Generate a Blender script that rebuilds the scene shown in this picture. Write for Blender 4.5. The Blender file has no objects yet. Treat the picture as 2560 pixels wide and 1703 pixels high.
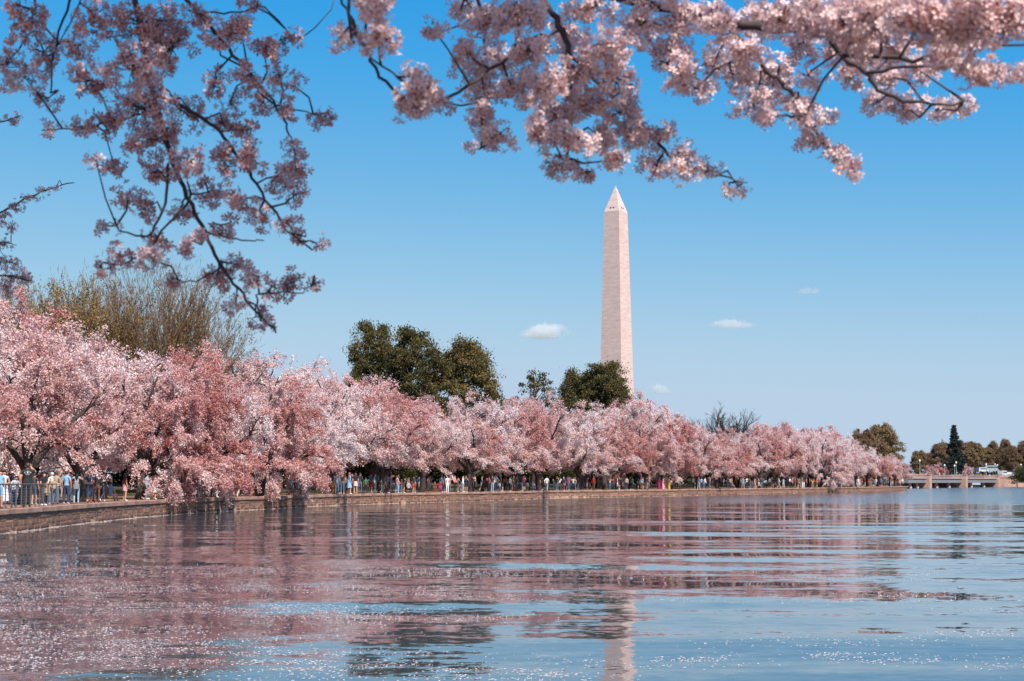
import bpy, bmesh, math, random
import numpy as np
from mathutils import Vector, Matrix
from mathutils.geometry import delaunay_2d_cdt

SC = bpy.context.scene
COL = SC.collection
rad = math.radians
random.seed(7)

# ------------------------------------------------------------------ camera
FPX, CX, CY = 3900.0, 1280.0, 851.5
TILT = math.atan(351.5 / FPX)
CAMZ = 2.2
cam = bpy.data.cameras.new('camera'); camo = bpy.data.objects.new('camera', cam); COL.objects.link(camo)
camo.location = (0, 0, CAMZ); camo.rotation_euler = (math.pi / 2 + TILT, 0, 0)
cam.sensor_width = 36; cam.lens = 36 * FPX / 2560
cam.clip_start = 0.05; cam.clip_end = 30000
cam.dof.use_dof = True; cam.dof.focus_distance = 220; cam.dof.aperture_fstop = 7.5
SC.camera = camo

# ------------------------------------------------------------------ world, sun, exposure
SUN_EL, SUN_AZ = rad(50), rad(150)        # azimuth clockwise from +Y (the view direction)
world = bpy.data.worlds.new('World'); SC.world = world; world.use_nodes = True
wn = world.node_tree.nodes; wl = world.node_tree.links
for n in list(wn): wn.remove(n)
wo = wn.new('ShaderNodeOutputWorld'); bg = wn.new('ShaderNodeBackground'); sky = wn.new('ShaderNodeTexSky')
sky.sky_type = 'NISHITA'; sky.sun_disc = False
sky.sun_elevation = SUN_EL; sky.sun_rotation = SUN_AZ
sky.altitude = 0; sky.air_density = 1.0; sky.dust_density = 0.3; sky.ozone_density = 1.0
# the photograph's colour grade of a clear spring sky: one curve per channel over the whole dome
k0 = wn.new('ShaderNodeVectorMath'); k0.operation = 'SCALE'; k0.inputs['Scale'].default_value = 0.13
k1 = wn.new('ShaderNodeVectorMath'); k1.operation = 'SCALE'; k1.inputs['Scale'].default_value = 1 / 0.13
cv = wn.new('ShaderNodeRGBCurve')
for ci, P in enumerate(([(0.1, 0.008), (0.244, 0.036), (0.354, 0.14), (0.514, 0.30), (0.714, 0.44), (1.0, 0.49)], [(0.18, 0.20), (0.384, 0.342), (0.536, 0.445), (0.726, 0.56), (0.908, 0.63), (1.0, 0.63)], [(0.35, 0.52), (0.6, 0.775), (0.8, 0.79), (1.0, 0.80)])):
    c = cv.mapping.curves[ci]; c.points[0].location = (0, 0); c.points[1].location = P[-1]
    for p in P[:-1]: c.points.new(*p)
cv.mapping.extend = 'HORIZONTAL'; cv.mapping.update()
wl.new(sky.outputs[0], k0.inputs[0]); wl.new(k0.outputs[0], cv.inputs['Color']); wl.new(cv.outputs[0], k1.inputs[0]); wl.new(k1.outputs[0], bg.inputs[0]); bg.inputs[1].default_value = 0.094
wl.new(bg.outputs[0], wo.inputs[0])
sun = bpy.data.lights.new('sun', 'SUN'); suno = bpy.data.objects.new('sun', sun); COL.objects.link(suno)
sun.energy = 5.0; sun.angle = rad(0.53); sun.color = (1.0, 0.91, 0.82)
SDIR = Vector((math.sin(SUN_AZ) * math.cos(SUN_EL), math.cos(SUN_AZ) * math.cos(SUN_EL), math.sin(SUN_EL)))
suno.rotation_euler = SDIR.to_track_quat('Z', 'Y').to_euler()
SC.view_settings.view_transform = 'Standard'; SC.view_settings.look = 'None'
SC.view_settings.exposure = 0.47; SC.view_settings.gamma = 1.0
SC.render.engine = 'CYCLES'
SC.cycles.use_denoising = True
SC.cycles.max_bounces = 6; SC.cycles.diffuse_bounces = 3; SC.cycles.glossy_bounces = 3; SC.cycles.transmission_bounces = 3
SC.cycles.volume_bounces = 6
SC.cycles.sample_clamp_indirect = 6

# ------------------------------------------------------------------ helpers
def at(px, py, Y):
    """a point of the place seen at photo pixel (px, py), Y metres away"""
    a = (px - CX) / FPX; b = (CY - py) / FPX
    d = Vector((a, math.cos(TILT) - b * math.sin(TILT), math.sin(TILT) + b * math.cos(TILT)))
    return Vector((0, 0, CAMZ)) + d * (Y / d.y)

def link(o, parent=None):
    COL.objects.link(o)
    if parent is not None: o.parent = parent
    return o
def tag(o, label=None, cat=None, group=None, kind=None):
    if label: o['label'] = label
    if cat: o['category'] = cat
    if group: o['group'] = group
    if kind: o['kind'] = kind
    return o
def empty(name, loc=(0, 0, 0), rz=0, sc=1):
    o = bpy.data.objects.new(name, None); COL.objects.link(o)
    o.location = loc; o.rotation_euler = (0, 0, rz); o.scale = (sc, sc, sc) if not hasattr(sc, '__len__') else sc
    o.empty_display_size = 0.2
    return o
def mesh_data(name, V, F, mats=(), smooth=False, fm=None, attrs=None):
    me = bpy.data.meshes.new(name)
    V = np.asarray(V, dtype=np.float64)
    F = F.tolist() if hasattr(F, 'tolist') else F
    me.from_pydata(V.tolist(), [], F)
    for m in mats: me.materials.append(m)
    if fm is not None: me.polygons.foreach_set('material_index', np.asarray(fm, dtype=np.int32))
    if smooth: me.polygons.foreach_set('use_smooth', np.ones(len(me.polygons), dtype=bool))
    if attrs:
        for k, v in attrs.items():
            a = me.attributes.new(k, 'FLOAT', 'POINT'); a.data.foreach_set('value', np.asarray(v, dtype=np.float32))
    me.update()
    return me
def mobj(name, me, parent=None, loc=None):
    o = bpy.data.objects.new(name, me); link(o, parent)
    if loc is not None: o.location = loc
    return o

class MB:
    """collects boxes, tubes and lathes into one mesh"""
    def __init__(s): s.V = []; s.F = []; s.M = []
    def add(s, V, F, m=0):
        b = len(s.V); s.V += [tuple(v) for v in V]; s.F += [[i + b for i in f] for f in F]; s.M += [m] * len(F); return s
    def box(s, c, d, m=0, rz=0, taper=1.0):
        x, y, z = d[0] / 2, d[1] / 2, d[2] / 2; V = []
        for dz, t in ((-z, 1), (z, taper)):
            for sx, sy in ((-1, -1), (1, -1), (1, 1), (-1, 1)):
                px, py = sx * x * t, sy * y * t
                V.append((c[0] + px * math.cos(rz) - py * math.sin(rz), c[1] + px * math.sin(rz) + py * math.cos(rz), c[2] + dz))
        return s.add(V, [(3, 2, 1, 0), (4, 5, 6, 7), (0, 1, 5, 4), (1, 2, 6, 5), (2, 3, 7, 6), (3, 0, 4, 7)], m)
    def tube(s, P, R, n=6, m=0, cap=True):
        V, F = tube(P, R, n); 
        if cap: F = F + [list(range(n))[::-1], list(range(len(V) - n, len(V)))]
        return s.add(V, F, m)
    def lathe(s, prof, c=(0, 0, 0), n=12, m=0, sx=1, sy=1):
        V = []; F = []
        for r, z in prof:
            for k in range(n):
                a = 2 * math.pi * k / n; V.append((c[0] + r * math.cos(a) * sx, c[1] + r * math.sin(a) * sy, c[2] + z))
        for i in range(len(prof) - 1):
            for k in range(n):
                F.append((i * n + k, i * n + (k + 1) % n, (i + 1) * n + (k + 1) % n, (i + 1) * n + k))
        F += [tuple(range(n))[::-1], tuple(range(len(V) - n, len(V)))]
        return s.add(V, F, m)
    def data(s, name, mats, smooth=False): return mesh_data(name, s.V, s.F, mats, smooth, s.M)
    def build(s, name, mats, parent=None, smooth=False):
        if not isinstance(mats, (list, tuple)): mats = [mats]
        return mobj(name, s.data(name, mats, smooth), parent)

def tube(P, R, n=6):
    P = [Vector(p) for p in P]; V = []; F = []
    if not hasattr(R, '__len__'): R = [R] * len(P)
    ref = Vector((0.31, 0.17, 0.94))
    for i, p in enumerate(P):
        t = (P[min(i + 1, len(P) - 1)] - P[max(i - 1, 0)])
        if t.length < 1e-9: t = Vector((0, 0, 1))
        t.normalize()
        u = t.cross(ref)
        if u.length < 0.05: u = t.cross(Vector((1, 0, 0)))
        u.normalize(); w = t.cross(u)
        for k in range(n):
            a = 2 * math.pi * k / n
            V.append(p + (u * math.cos(a) + w * math.sin(a)) * R[i])
    for i in range(len(P) - 1):
        for k in range(n):
            F.append([i * n + k, i * n + (k + 1) % n, (i + 1) * n + (k + 1) % n, (i + 1) * n + k])
    return V, F

# ------------------------------------------------------------------ materials
def new_mat(name):
    m = bpy.data.materials.new(name); m.use_nodes = True
    nt = m.node_tree; b = nt.nodes['Principled BSDF']; return m, nt, b
def flat(name, col, rough=0.7, var=0.12, scale=6.0, metal=0.0, bump=0.0, bscale=30, coord='Object'):
    """a base colour broken up by noise"""
    m, nt, b = new_mat(name); N = nt.nodes; L = nt.links
    tc = N.new('ShaderNodeTexCoord'); no = N.new('ShaderNodeTexNoise'); no.inputs['Scale'].default_value = scale; no.inputs['Detail'].default_value = 5
    L.new(tc.outputs[coord], no.inputs['Vector'])
    mx = N.new('ShaderNodeMix'); mx.data_type = 'RGBA'
    mr = N.new('ShaderNodeMapRange'); mr.inputs[1].default_value = 0.3; mr.inputs[2].default_value = 0.7
    L.new(no.outputs[0], mr.inputs[0]); L.new(mr.outputs[0], mx.inputs['Factor'])
    mx.inputs['A'].default_value = [c * (1 - var) for c in col[:3]] + [1]; mx.inputs['B'].default_value = [min(1, c * (1 + var)) for c in col[:3]] + [1]
    L.new(mx.outputs['Result'], b.inputs['Base Color'])
    b.inputs['Roughness'].default_value = rough; b.inputs['Metallic'].default_value = metal
    if bump:
        n2 = N.new('ShaderNodeTexNoise'); n2.inputs['Scale'].default_value = bscale; n2.inputs['Detail'].default_value = 4
        L.new(tc.outputs[coord], n2.inputs['Vector'])
        bp = N.new('ShaderNodeBump'); bp.inputs['Distance'].default_value = bump; L.new(n2.outputs[0], bp.inputs['Height']); L.new(bp.outputs[0], b.inputs['Normal'])
    return m
def leaf_mat(name, stops, transl=0.35, use_obj=True):
    """thin leaves and petals: colour from the 'tint' attribute (and the tree's own shade), some light passing through"""
    m = bpy.data.materials.new(name); m.use_nodes = True; nt = m.node_tree; N = nt.nodes; L = nt.links
    for n in list(N): N.remove(n)
    out = N.new('ShaderNodeOutputMaterial'); at_ = N.new('ShaderNodeAttribute'); at_.attribute_name = 'tint'
    ramp = N.new('ShaderNodeValToRGB'); cr = ramp.color_ramp
    while len(cr.elements) < len(stops): cr.elements.new(0.5)
    for e, (p, c) in zip(cr.elements, stops): e.position = p; e.color = tuple(c) + (1,)
    if use_obj:
        oi = N.new('ShaderNodeObjectInfo'); sp = N.new('ShaderNodeSeparateColor'); L.new(oi.outputs['Color'], sp.inputs[0])
        ad = N.new('ShaderNodeMath'); ad.operation = 'ADD'; L.new(at_.outputs['Fac'], ad.inputs[0]); L.new(sp.outputs[0], ad.inputs[1])
        L.new(ad.outputs[0], ramp.inputs[0])
    else: L.new(at_.outputs['Fac'], ramp.inputs[0])
    di = N.new('ShaderNodeBsdfDiffuse'); tr = N.new('ShaderNodeBsdfTranslucent'); mx = N.new('ShaderNodeMixShader'); mx.inputs[0].default_value = transl
    L.new(ramp.outputs[0], di.inputs[0]); L.new(ramp.outputs[0], tr.inputs[0]); L.new(di.outputs[0], mx.inputs[1]); L.new(tr.outputs[0], mx.inputs[2])
    L.new(mx.outputs[0], out.inputs[0])
    return m

M = {}
M['bark'] = flat('dark_bark', (0.055, 0.04, 0.036), 0.9, 0.35, 5, bump=0.02, bscale=14)
M['twigbark'] = flat('twig_bark', (0.085, 0.055, 0.05), 0.85, 0.3, 5)
M['fgbark'] = flat('cherry_twig_bark', (0.06, 0.042, 0.042), 0.8, 0.3, 40)
M['tanbark'] = flat('tan_bark', (0.16, 0.11, 0.075), 0.9, 0.3, 4)
BLOSSOM = [(0.0, (0.90, 0.78, 0.77)), (0.25, (0.80, 0.57, 0.545)), (0.52, (0.66, 0.325, 0.295)), (0.8, (0.48, 0.165, 0.14)), (1.0, (0.28, 0.095, 0.08))]
M['blossom'] = leaf_mat('cherry_blossom', BLOSSOM, 0.35)
M['fgblossom'] = leaf_mat('near_cherry_blossom', [(0.0, (0.90, 0.77, 0.77)), (0.35, (0.82, 0.61, 0.61)), (0.62, (0.56, 0.24, 0.23)), (0.8, (0.45, 0.11, 0.07)), (1.0, (0.42, 0.16, 0.04))], 0.3, False)
M['evergreen'] = leaf_mat('evergreen_leaf', [(0.0, (0.026, 0.032, 0.017)), (0.5, (0.088, 0.082, 0.036)), (1.0, (0.22, 0.155, 0.06))], 0.2)
M['budding'] = leaf_mat('budding_leaf', [(0.0, (0.17, 0.10, 0.06)), (0.5, (0.29, 0.175, 0.075)), (1.0, (0.38, 0.25, 0.08))], 0.3)
M['fartree'] = leaf_mat('far_spring_leaf', [(0.0, (0.11, 0.06, 0.05)), (0.35, (0.19, 0.115, 0.08)), (0.7, (0.26, 0.17, 0.10)), (1.0, (0.27, 0.20, 0.105))], 0.25)
M['conifer'] = leaf_mat('conifer_needle', [(0.0, (0.022, 0.034, 0.032)), (1.0, (0.055, 0.075, 0.065))], 0.1)
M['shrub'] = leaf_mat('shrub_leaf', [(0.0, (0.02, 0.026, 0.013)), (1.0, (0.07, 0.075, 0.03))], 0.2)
M['concrete'] = flat('sandstone_coping', (0.33, 0.19, 0.14), 0.85, 0.3, 1.1, bump=0.01, coord='Object')
M['mortar'] = flat('wall_mortar', (0.44, 0.265, 0.175), 0.9, 0.25, 3)
M['rail'] = flat('grey_steel', (0.16, 0.15, 0.15), 0.5, 0.15, 12, metal=0.4)
M['petal'] = leaf_mat('floating_petal', [(0.0, (0.9, 0.84, 0.84)), (1.0, (0.82, 0.62, 0.62))], 0.2, False)
# stone: each stone its own shade
m, nt, b = new_mat('wall_stone'); N = nt.nodes; L = nt.links
oi = N.new('ShaderNodeObjectInfo'); ramp = N.new('ShaderNodeValToRGB'); tc = N.new('ShaderNodeTexCoord'); no = N.new('ShaderNodeTexNoise'); no.inputs['Scale'].default_value = 9; no.inputs['Detail'].default_value = 6
cr = ramp.color_ramp; cr.elements[0].color = (0.14, 0.068, 0.048, 1); cr.elements[1].color = (0.34, 0.175, 0.118, 1)
ge = N.new('ShaderNodeNewGeometry'); ad = N.new('ShaderNodeMath'); ad.operation = 'ADD'; fr = N.new('ShaderNodeMath'); fr.operation = 'FRACT'
L.new(oi.outputs['Random'], ad.inputs[0]); L.new(ge.outputs['Random Per Island'], ad.inputs[1]); L.new(ad.outputs[0], fr.inputs[0])
mxx = N.new('ShaderNodeMath'); mxx.operation = 'MULTIPLY_ADD'; mxx.inputs[1].default_value = 0.5; L.new(fr.outputs[0], mxx.inputs[0]); L.new(no.outputs[0], mxx.inputs[2])
sb = N.new('ShaderNodeMath'); sb.operation = 'SUBTRACT'; sb.inputs[1].default_value = 0.25; L.new(mxx.outputs[0], sb.inputs[0])
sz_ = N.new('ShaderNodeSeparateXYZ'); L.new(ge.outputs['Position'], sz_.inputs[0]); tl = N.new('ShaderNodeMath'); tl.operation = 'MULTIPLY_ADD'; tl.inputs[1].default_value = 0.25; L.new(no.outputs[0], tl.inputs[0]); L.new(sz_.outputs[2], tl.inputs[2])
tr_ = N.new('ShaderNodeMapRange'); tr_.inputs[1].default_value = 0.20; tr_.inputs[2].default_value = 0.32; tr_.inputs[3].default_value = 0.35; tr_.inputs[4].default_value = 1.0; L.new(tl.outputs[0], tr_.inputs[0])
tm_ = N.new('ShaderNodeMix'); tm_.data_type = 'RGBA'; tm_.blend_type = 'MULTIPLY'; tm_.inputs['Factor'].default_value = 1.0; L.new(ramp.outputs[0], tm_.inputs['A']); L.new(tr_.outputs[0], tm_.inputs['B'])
L.new(tc.outputs['Object'], no.inputs[0]); L.new(sb.outputs[0], ramp.inputs[0]); L.new(tm_.outputs['Result'], b.inputs['Base Color'])
bp = N.new('ShaderNodeBump'); bp.inputs['Distance'].default_value = 0.03; L.new(no.outputs[0], bp.inputs['Height']); L.new(bp.outputs[0], b.inputs['Normal'])
b.inputs['Roughness'].default_value = 0.9
M['stone'] = m

# ------------------------------------------------------------------ the shoreline (plan, metres)
SHORE = [(-20.8, 50), (-21.0, 58), (-21.4, 65.5), (-21.6, 70.3), (-22.3, 82), (-22.6, 93), (-22.3, 103), (-21.4, 111), (-18.9, 126), (-16.9, 138), (-13.9, 149), (-11.0, 157),
         (-4.6, 171), (0.8, 186), (6.4, 202), (13.5, 214), (21.8, 226.5), (31, 244), (40.5, 261), (55.5, 287), (75.5, 329), (93.5, 371)]
def catmull(P, n):
    P = [np.array(p, float) for p in P]; out = []
    for i in range(len(P) - 1):
        p0 = P[max(i - 1, 0)]; p1 = P[i]; p2 = P[i + 1]; p3 = P[min(i + 2, len(P) - 1)]
        for k in range(n):
            t = k / n
            out.append(0.5 * ((2 * p1) + (-p0 + p2) * t + (2 * p0 - 5 * p1 + 4 * p2 - p3) * t * t + (-p0 + 3 * p1 - 3 * p2 + p3) * t ** 3))
    out.append(P[-1]); return np.array(out)
SH = catmull(SHORE, 10)
SL = np.concatenate([[0], np.cumsum(np.linalg.norm(np.diff(SH, axis=0), axis=1))])
STOT = SL[-1]
def shore(l):
    x = np.interp(l, SL, SH[:, 0]); y = np.interp(l, SL, SH[:, 1]); return float(x), float(y)
def shore_frame(l):
    x0, y0 = shore(max(l - 0.7, 0)); x1, y1 = shore(min(l + 0.7, STOT)); t = Vector((x1 - x0, y1 - y0, 0)).normalized()
    n = Vector((-t.y, t.x, 0))        # inland
    x, y = shore(l); return Vector((x, y, 0)), t, n
def shore_at(px, inland):
    """the point `inland` metres behind the wall that lies in the direction of photo column px"""
    best = None
    for l in np.arange(0, STOT, 0.5):
        c, t, n = shore_frame(l); p = c + n * inland
        if p.y < 20: continue
        e = abs(CX + FPX * p.x / (p.y * math.cos(TILT)) - px)
        if best is None or e < best[0]: best = (e, p, l, t, n)
    return best[1], best[2], best[3], best[4]
# ---- land outline: near bank, the long shore, the point, the inlet behind the bridge, the far bank
LAND = [(6000, -200), (400, -50), (60, -6), (14, 2.0), (0, 2.6), (-6, 2.9), (-14, 8), (-20, 20), (-22, 35)]
inl = []
for l in np.arange(0, STOT, 4.0):
    c, t, n = shore_frame(l); inl.append(tuple((c + n * 0.45)[:2]))
LAND += inl + [(94, 374), (97, 380), (96.5, 390), (100, 420), (112, 460), (124, 503), (120, 560), (150, 640), (205, 690), (228, 668), (212, 640), (222, 630), (300, 560), (600, 300), (6000, 150)]
BOX = [(6000, 9000), (-6000, 9000), (-6000, -3000), (6000, -3000)]
LP = np.array(LAND)
def shore_dist(X, Y):
    P = np.stack([np.asarray(X, float), np.asarray(Y, float)], -1); d = np.full(P.shape[:-1], 1e9)
    for a, b_ in zip(LP[:-1], LP[1:]):
        ab = b_ - a; t = np.clip(((P - a) @ ab) / (ab @ ab), 0, 1); q = a + t[..., None] * ab
        d = np.minimum(d, np.linalg.norm(P - q, axis=-1))
    return d
def sstep(a, b_, x): t = np.clip((x - a) / (b_ - a), 0, 1); return t * t * (3 - 2 * t)
MON = (63.9, 949.0)
def ground_z(X, Y):
    X = np.asarray(X, float); Y = np.asarray(Y, float); s = shore_dist(X, Y)
    z = 0.97 + 1.3 * sstep(3, 45, s) + 0.10 * np.sin(X * 0.31 + Y * 0.17) * sstep(2, 10, s)
    z = z + 12.0 * np.exp(-((X - MON[0]) ** 2 + (Y - MON[1]) ** 2) / 170 ** 2)
    z = z + 3.2 * np.exp(-((X - 245) ** 2 + (Y - 720) ** 2) / 75 ** 2)
    return z
def gz(x, y): return float(ground_z(np.array([x]), np.array([y]))[0])

rng = np.random.default_rng(3)
pts = [tuple(p) for p in LAND + BOX]; nb = len(pts)
for l in np.arange(0, STOT, 5):
    c, t, n = shore_frame(l)
    for s in (2, 4, 7, 11, 17, 26, 40, 60):
        p = c + n * s; pts.append((p.x + rng.uniform(-.2, .2), p.y + rng.uniform(-.2, .2)))
for a in np.arange(0, 6.28, 0.35):
    for r in (20, 60, 110, 170, 260, 400): pts.append((MON[0] + r * math.cos(a), MON[1] + r * math.sin(a)))
    for r in (15, 40, 70, 110): pts.append((245 + r * math.cos(a), 720 + r * math.sin(a)))
for _ in range(500): pts.append((rng.uniform(-900, 900), rng.uniform(-300, 1500)))
res = delaunay_2d_cdt([Vector(p) for p in pts], [], [list(range(nb))], 1, 1e-4)
gv = np.array([v[:] for v in res[0]]); gzv = ground_z(gv[:, 0], gv[:, 1])
# ground material: bare earth by the wall, worn grass inland
m, nt, b = new_mat('park_ground'); N = nt.nodes; L = nt.links
tc = N.new('ShaderNodeTexCoord'); n1 = N.new('ShaderNodeTexNoise'); n1.inputs['Scale'].default_value = 0.22; n1.inputs['Detail'].default_value = 6; n1.inputs['Roughness'].default_value = 0.65
n2 = N.new('ShaderNodeTexNoise'); n2.inputs['Scale'].default_value = 3.0; n2.inputs['Detail'].default_value = 6
at_ = N.new('ShaderNodeAttribute'); at_.attribute_name = 'inland'
ad = N.new('ShaderNodeMath'); ad.operation = 'ADD'; L.new(n1.outputs[0], ad.inputs[0]); L.new(at_.outputs['Fac'], ad.inputs[1])
r1 = N.new('ShaderNodeValToRGB'); r1.color_ramp.elements[0].position = 0.62; r1.color_ramp.elements[0].color = (0.32, 0.17, 0.10, 1); r1.color_ramp.elements[1].position = 1.0; r1.color_ramp.elements[1].color = (0.095, 0.08, 0.03, 1)
e = r1.color_ramp.elements.new(0.8); e.color = (0.19, 0.11, 0.055, 1)
L.new(ad.outputs[0], r1.inputs[0]); L.new(tc.outputs['Object'], n1.inputs[0]); L.new(tc.outputs['Object'], n2.inputs[0])
mx = N.new('ShaderNodeMix'); mx.data_type = 'RGBA'; mx.blend_type = 'OVERLAY'; mx.inputs['Factor'].default_value = 0.5
L.new(r1.outputs[0], mx.inputs['A']); L.new(n2.outputs[0], mx.inputs['B']); L.new(mx.outputs['Result'], b.inputs['Base Color']); b.inputs['Roughness'].default_value = 0.95
M['ground'] = m
gme = mesh_data('ground', np.column_stack([gv, gzv]), [list(f) for f in res[2]], [m], True, attrs={'inland': np.clip(shore_dist(gv[:, 0], gv[:, 1]) / 22, 0, 0.55)})
if np.mean([p.normal.z for p in gme.polygons]) < 0: gme.flip_normals()
tag(mobj('ground', gme), 'brown earth and worn grass of the park behind the sea wall', None, kind='structure')

# ------------------------------------------------------------------ water
m, nt, b = new_mat('basin_water'); N = nt.nodes; L = nt.links
tc = N.new('ShaderNodeTexCoord')
def slope_noise(scale, stretch, detail, amp, seed, rot=0.0):
    mp = N.new('ShaderNodeMapping'); mp.inputs['Scale'].default_value = (scale * stretch, scale, scale); mp.inputs['Location'].default_value = (seed, seed * 1.7, seed * .3); mp.inputs['Rotation'].default_value = (0, 0, rot)
    no = N.new('ShaderNodeTexNoise'); no.inputs['Scale'].default_value = 1; no.inputs['Detail'].default_value = detail; no.inputs['Roughness'].default_value = 0.45
    L.new(tc.outputs['Object'], mp.inputs[0]); L.new(mp.outputs[0], no.inputs[0])
    s = N.new('ShaderNodeVectorMath'); s.operation = 'SUBTRACT'; s.inputs[1].default_value = (0.5, 0.5, 0.5); L.new(no.outputs['Color'], s.inputs[0])
    k = N.new('ShaderNodeVectorMath'); k.operation = 'SCALE'; k.inputs['Scale'].default_value = amp; L.new(s.outputs[0], k.inputs[0])
    return k
def vadd(a, c):
    v = N.new('ShaderNodeVectorMath'); v.operation = 'ADD'; L.new(a.outputs[0], v.inputs[0]); L.new(c.outputs[0], v.inputs[1]); return v
swell = slope_noise(0.16, 0.5, 1.0, 0.055, 3.1, 0.12)
wave = slope_noise(0.42, 0.34, 1.6, 0.115, 9.4, -0.1)
rip = slope_noise(2.6, 0.5, 2.0, 0.065, 5.2)
fine = slope_noise(9.0, 0.7, 2.0, 0.60, 1.7)
# wind patches: cat's-paws roughen the open water, the lee of the trees stays smooth
sx = N.new('ShaderNodeSeparateXYZ'); L.new(tc.outputs['Object'], sx.inputs[0])
mp = N.new('ShaderNodeMapping'); mp.inputs['Scale'].default_value = (0.006, 0.022, 1); mp.inputs['Location'].default_value = (0.3, 0.65, 0); L.new(tc.outputs['Object'], mp.inputs[0])
wnz = N.new('ShaderNodeTexNoise'); wnz.inputs['Scale'].default_value = 1; wnz.inputs['Detail'].default_value = 3; L.new(mp.outputs[0], wnz.inputs[0])
my = N.new('ShaderNodeMapRange'); my.inputs[1].default_value = 55; my.inputs[2].default_value = 190; my.inputs[3].default_value = -0.32; my.inputs[4].default_value = 0.22; L.new(sx.outputs[1], my.inputs[0])
mxr = N.new('ShaderNodeMapRange'); mxr.inputs[1].default_value = -25; mxr.inputs[2].default_value = 60; mxr.inputs[3].default_value = -0.12; mxr.inputs[4].default_value = 0.14; L.new(sx.outputs[0], mxr.inputs[0])
a1 = N.new('ShaderNodeMath'); a1.operation = 'ADD'; L.new(wnz.outputs[0], a1.inputs[0]); L.new(my.outputs[0], a1.inputs[1])
a2 = N.new('ShaderNodeMath'); a2.operation = 'ADD'; L.new(a1.outputs[0], a2.inputs[0]); L.new(mxr.outputs[0], a2.inputs[1])
wm = N.new('ShaderNodeMapRange'); wm.inputs[1].default_value = 0.5; wm.inputs[2].default_value = 0.66; wm.inputs[3].default_value = 0.06; wm.inputs[4].default_value = 1.0; L.new(a2.outputs[0], wm.inputs[0])
fk = N.new('ShaderNodeVectorMath'); fk.operation = 'SCALE'; L.new(fine.outputs[0], fk.inputs[0]); L.new(wm.outputs[0], fk.inputs['Scale'])
tot = vadd(vadd(swell, wave), vadd(rip, fk))
sp = N.new('ShaderNodeSeparateXYZ'); L.new(tot.outputs[0], sp.inputs[0])
cb = N.new('ShaderNodeCombineXYZ'); cb.inputs[2].default_value = 1.0; L.new(sp.outputs[0], cb.inputs[0]); L.new(sp.outputs[1], cb.inputs[1])
nm = N.new('ShaderNodeVectorMath'); nm.operation = 'NORMALIZE'; L.new(cb.outputs[0], nm.inputs[0])
# a wave's far side is hidden behind its crest: fold such normals back towards the viewer
gi = N.new('ShaderNodeNewGeometry'); dt = N.new('ShaderNodeVectorMath'); dt.operation = 'DOT_PRODUCT'; L.new(nm.outputs[0], dt.inputs[0]); L.new(gi.outputs['Incoming'], dt.inputs[1])
mn = N.new('ShaderNodeMath'); mn.operation = 'MINIMUM'; mn.inputs[1].default_value = 0.0; L.new(dt.outputs['Value'], mn.inputs[0]); m2 = N.new('ShaderNodeMath'); m2.operation = 'MULTIPLY'; m2.inputs[1].default_value = -2.0; L.new(mn.outputs[0], m2.inputs[0])
vs = N.new('ShaderNodeVectorMath'); vs.operation = 'SCALE'; L.new(gi.outputs['Incoming'], vs.inputs[0]); L.new(m2.outputs[0], vs.inputs['Scale'])
fn = vadd(nm, vs); f2 = N.new('ShaderNodeVectorMath'); f2.operation = 'NORMALIZE'; L.new(fn.outputs[0], f2.inputs[0])
L.new(f2.outputs[0], b.inputs['Normal'])
b.inputs['Base Color'].default_value = (0.045, 0.06, 0.078, 1); b.inputs['Roughness'].default_value = 0.03; b.inputs['IOR'].default_value = 1.6
wme = mesh_data('water', [(-80, -250, 0), (6500, -250, 0), (6500, 900, 0), (-80, 900, 0)], [(0, 1, 2, 3)], [m])
tag(mobj('water', wme), 'rippled water of the basin mirroring trees and obelisk', None, kind='structure')

# ------------------------------------------------------------------ sea wall
wall = empty('sea_wall', (*shore(60), 0)); WL = Vector(wall.location)
tag(wall, 'low stone sea wall with a flat coping along the water', 'wall')
V = []; F = []
ls = np.arange(0, STOT + 0.1, 2.0)
for i, l in enumerate(ls):
    c, t, n = shore_frame(min(l, STOT)); c = c - WL
    for s, z in ((0.06, -0.6), (0.0, 0.0), (0.03, 0.78), (0.55, 0.78)):
        p = c + n * s; V.append((p.x, p.y, z))
    if i:
        k = (i - 1) * 4; F += [(k, k + 4, k + 5, k + 1), (k + 1, k + 5, k + 6, k + 2), (k + 2, k + 6, k + 7, k + 3)]
F.append((len(V) - 4, len(V) - 3, len(V) - 2, len(V) - 1))
mobj('mortar_core', mesh_data('mortar_core', V, F, [M['mortar']]), wall)
# coping slabs
l = 0.0; k = 0
cop_meshes = {}
while l < STOT - 0.5:
    L_ = random.choice((2.6, 3.0, 3.4)) if l < 190 else 4.2
    c, t, n = shore_frame(min(l + L_ / 2, STOT - 0.3))
    key = (round(L_, 1), random.randint(0, 2))
    if key not in cop_meshes:
        bm = bmesh.new(); bmesh.ops.create_cube(bm, size=1)
        for v in bm.verts: v.co = Vector((v.co.x * (L_ - 0.02 + 0.05), v.co.y * 0.72, v.co.z * 0.23))
        bmesh.ops.bevel(bm, geom=bm.edges[:], offset=0.02, segments=1, affect='EDGES')
        for v in bm.verts: v.co += Vector((random.uniform(-.006, .006), random.uniform(-.012, .012), random.uniform(-.008, .008)))
        me = bpy.data.meshes.new('coping_slab'); bm.to_mesh(me); bm.free(); me.materials.append(M['concrete']); cop_meshes[key] = me
    o = mobj('coping_slab', cop_meshes[key], wall); p = c + n * 0.27 - WL
    o.location = (p.x, p.y, 0.895 + random.uniform(-.008, .008)); o.rotation_euler = (0, 0, math.atan2(t.y, t.x) + random.uniform(-.004, .004))
    l += L_; k += 1
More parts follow.
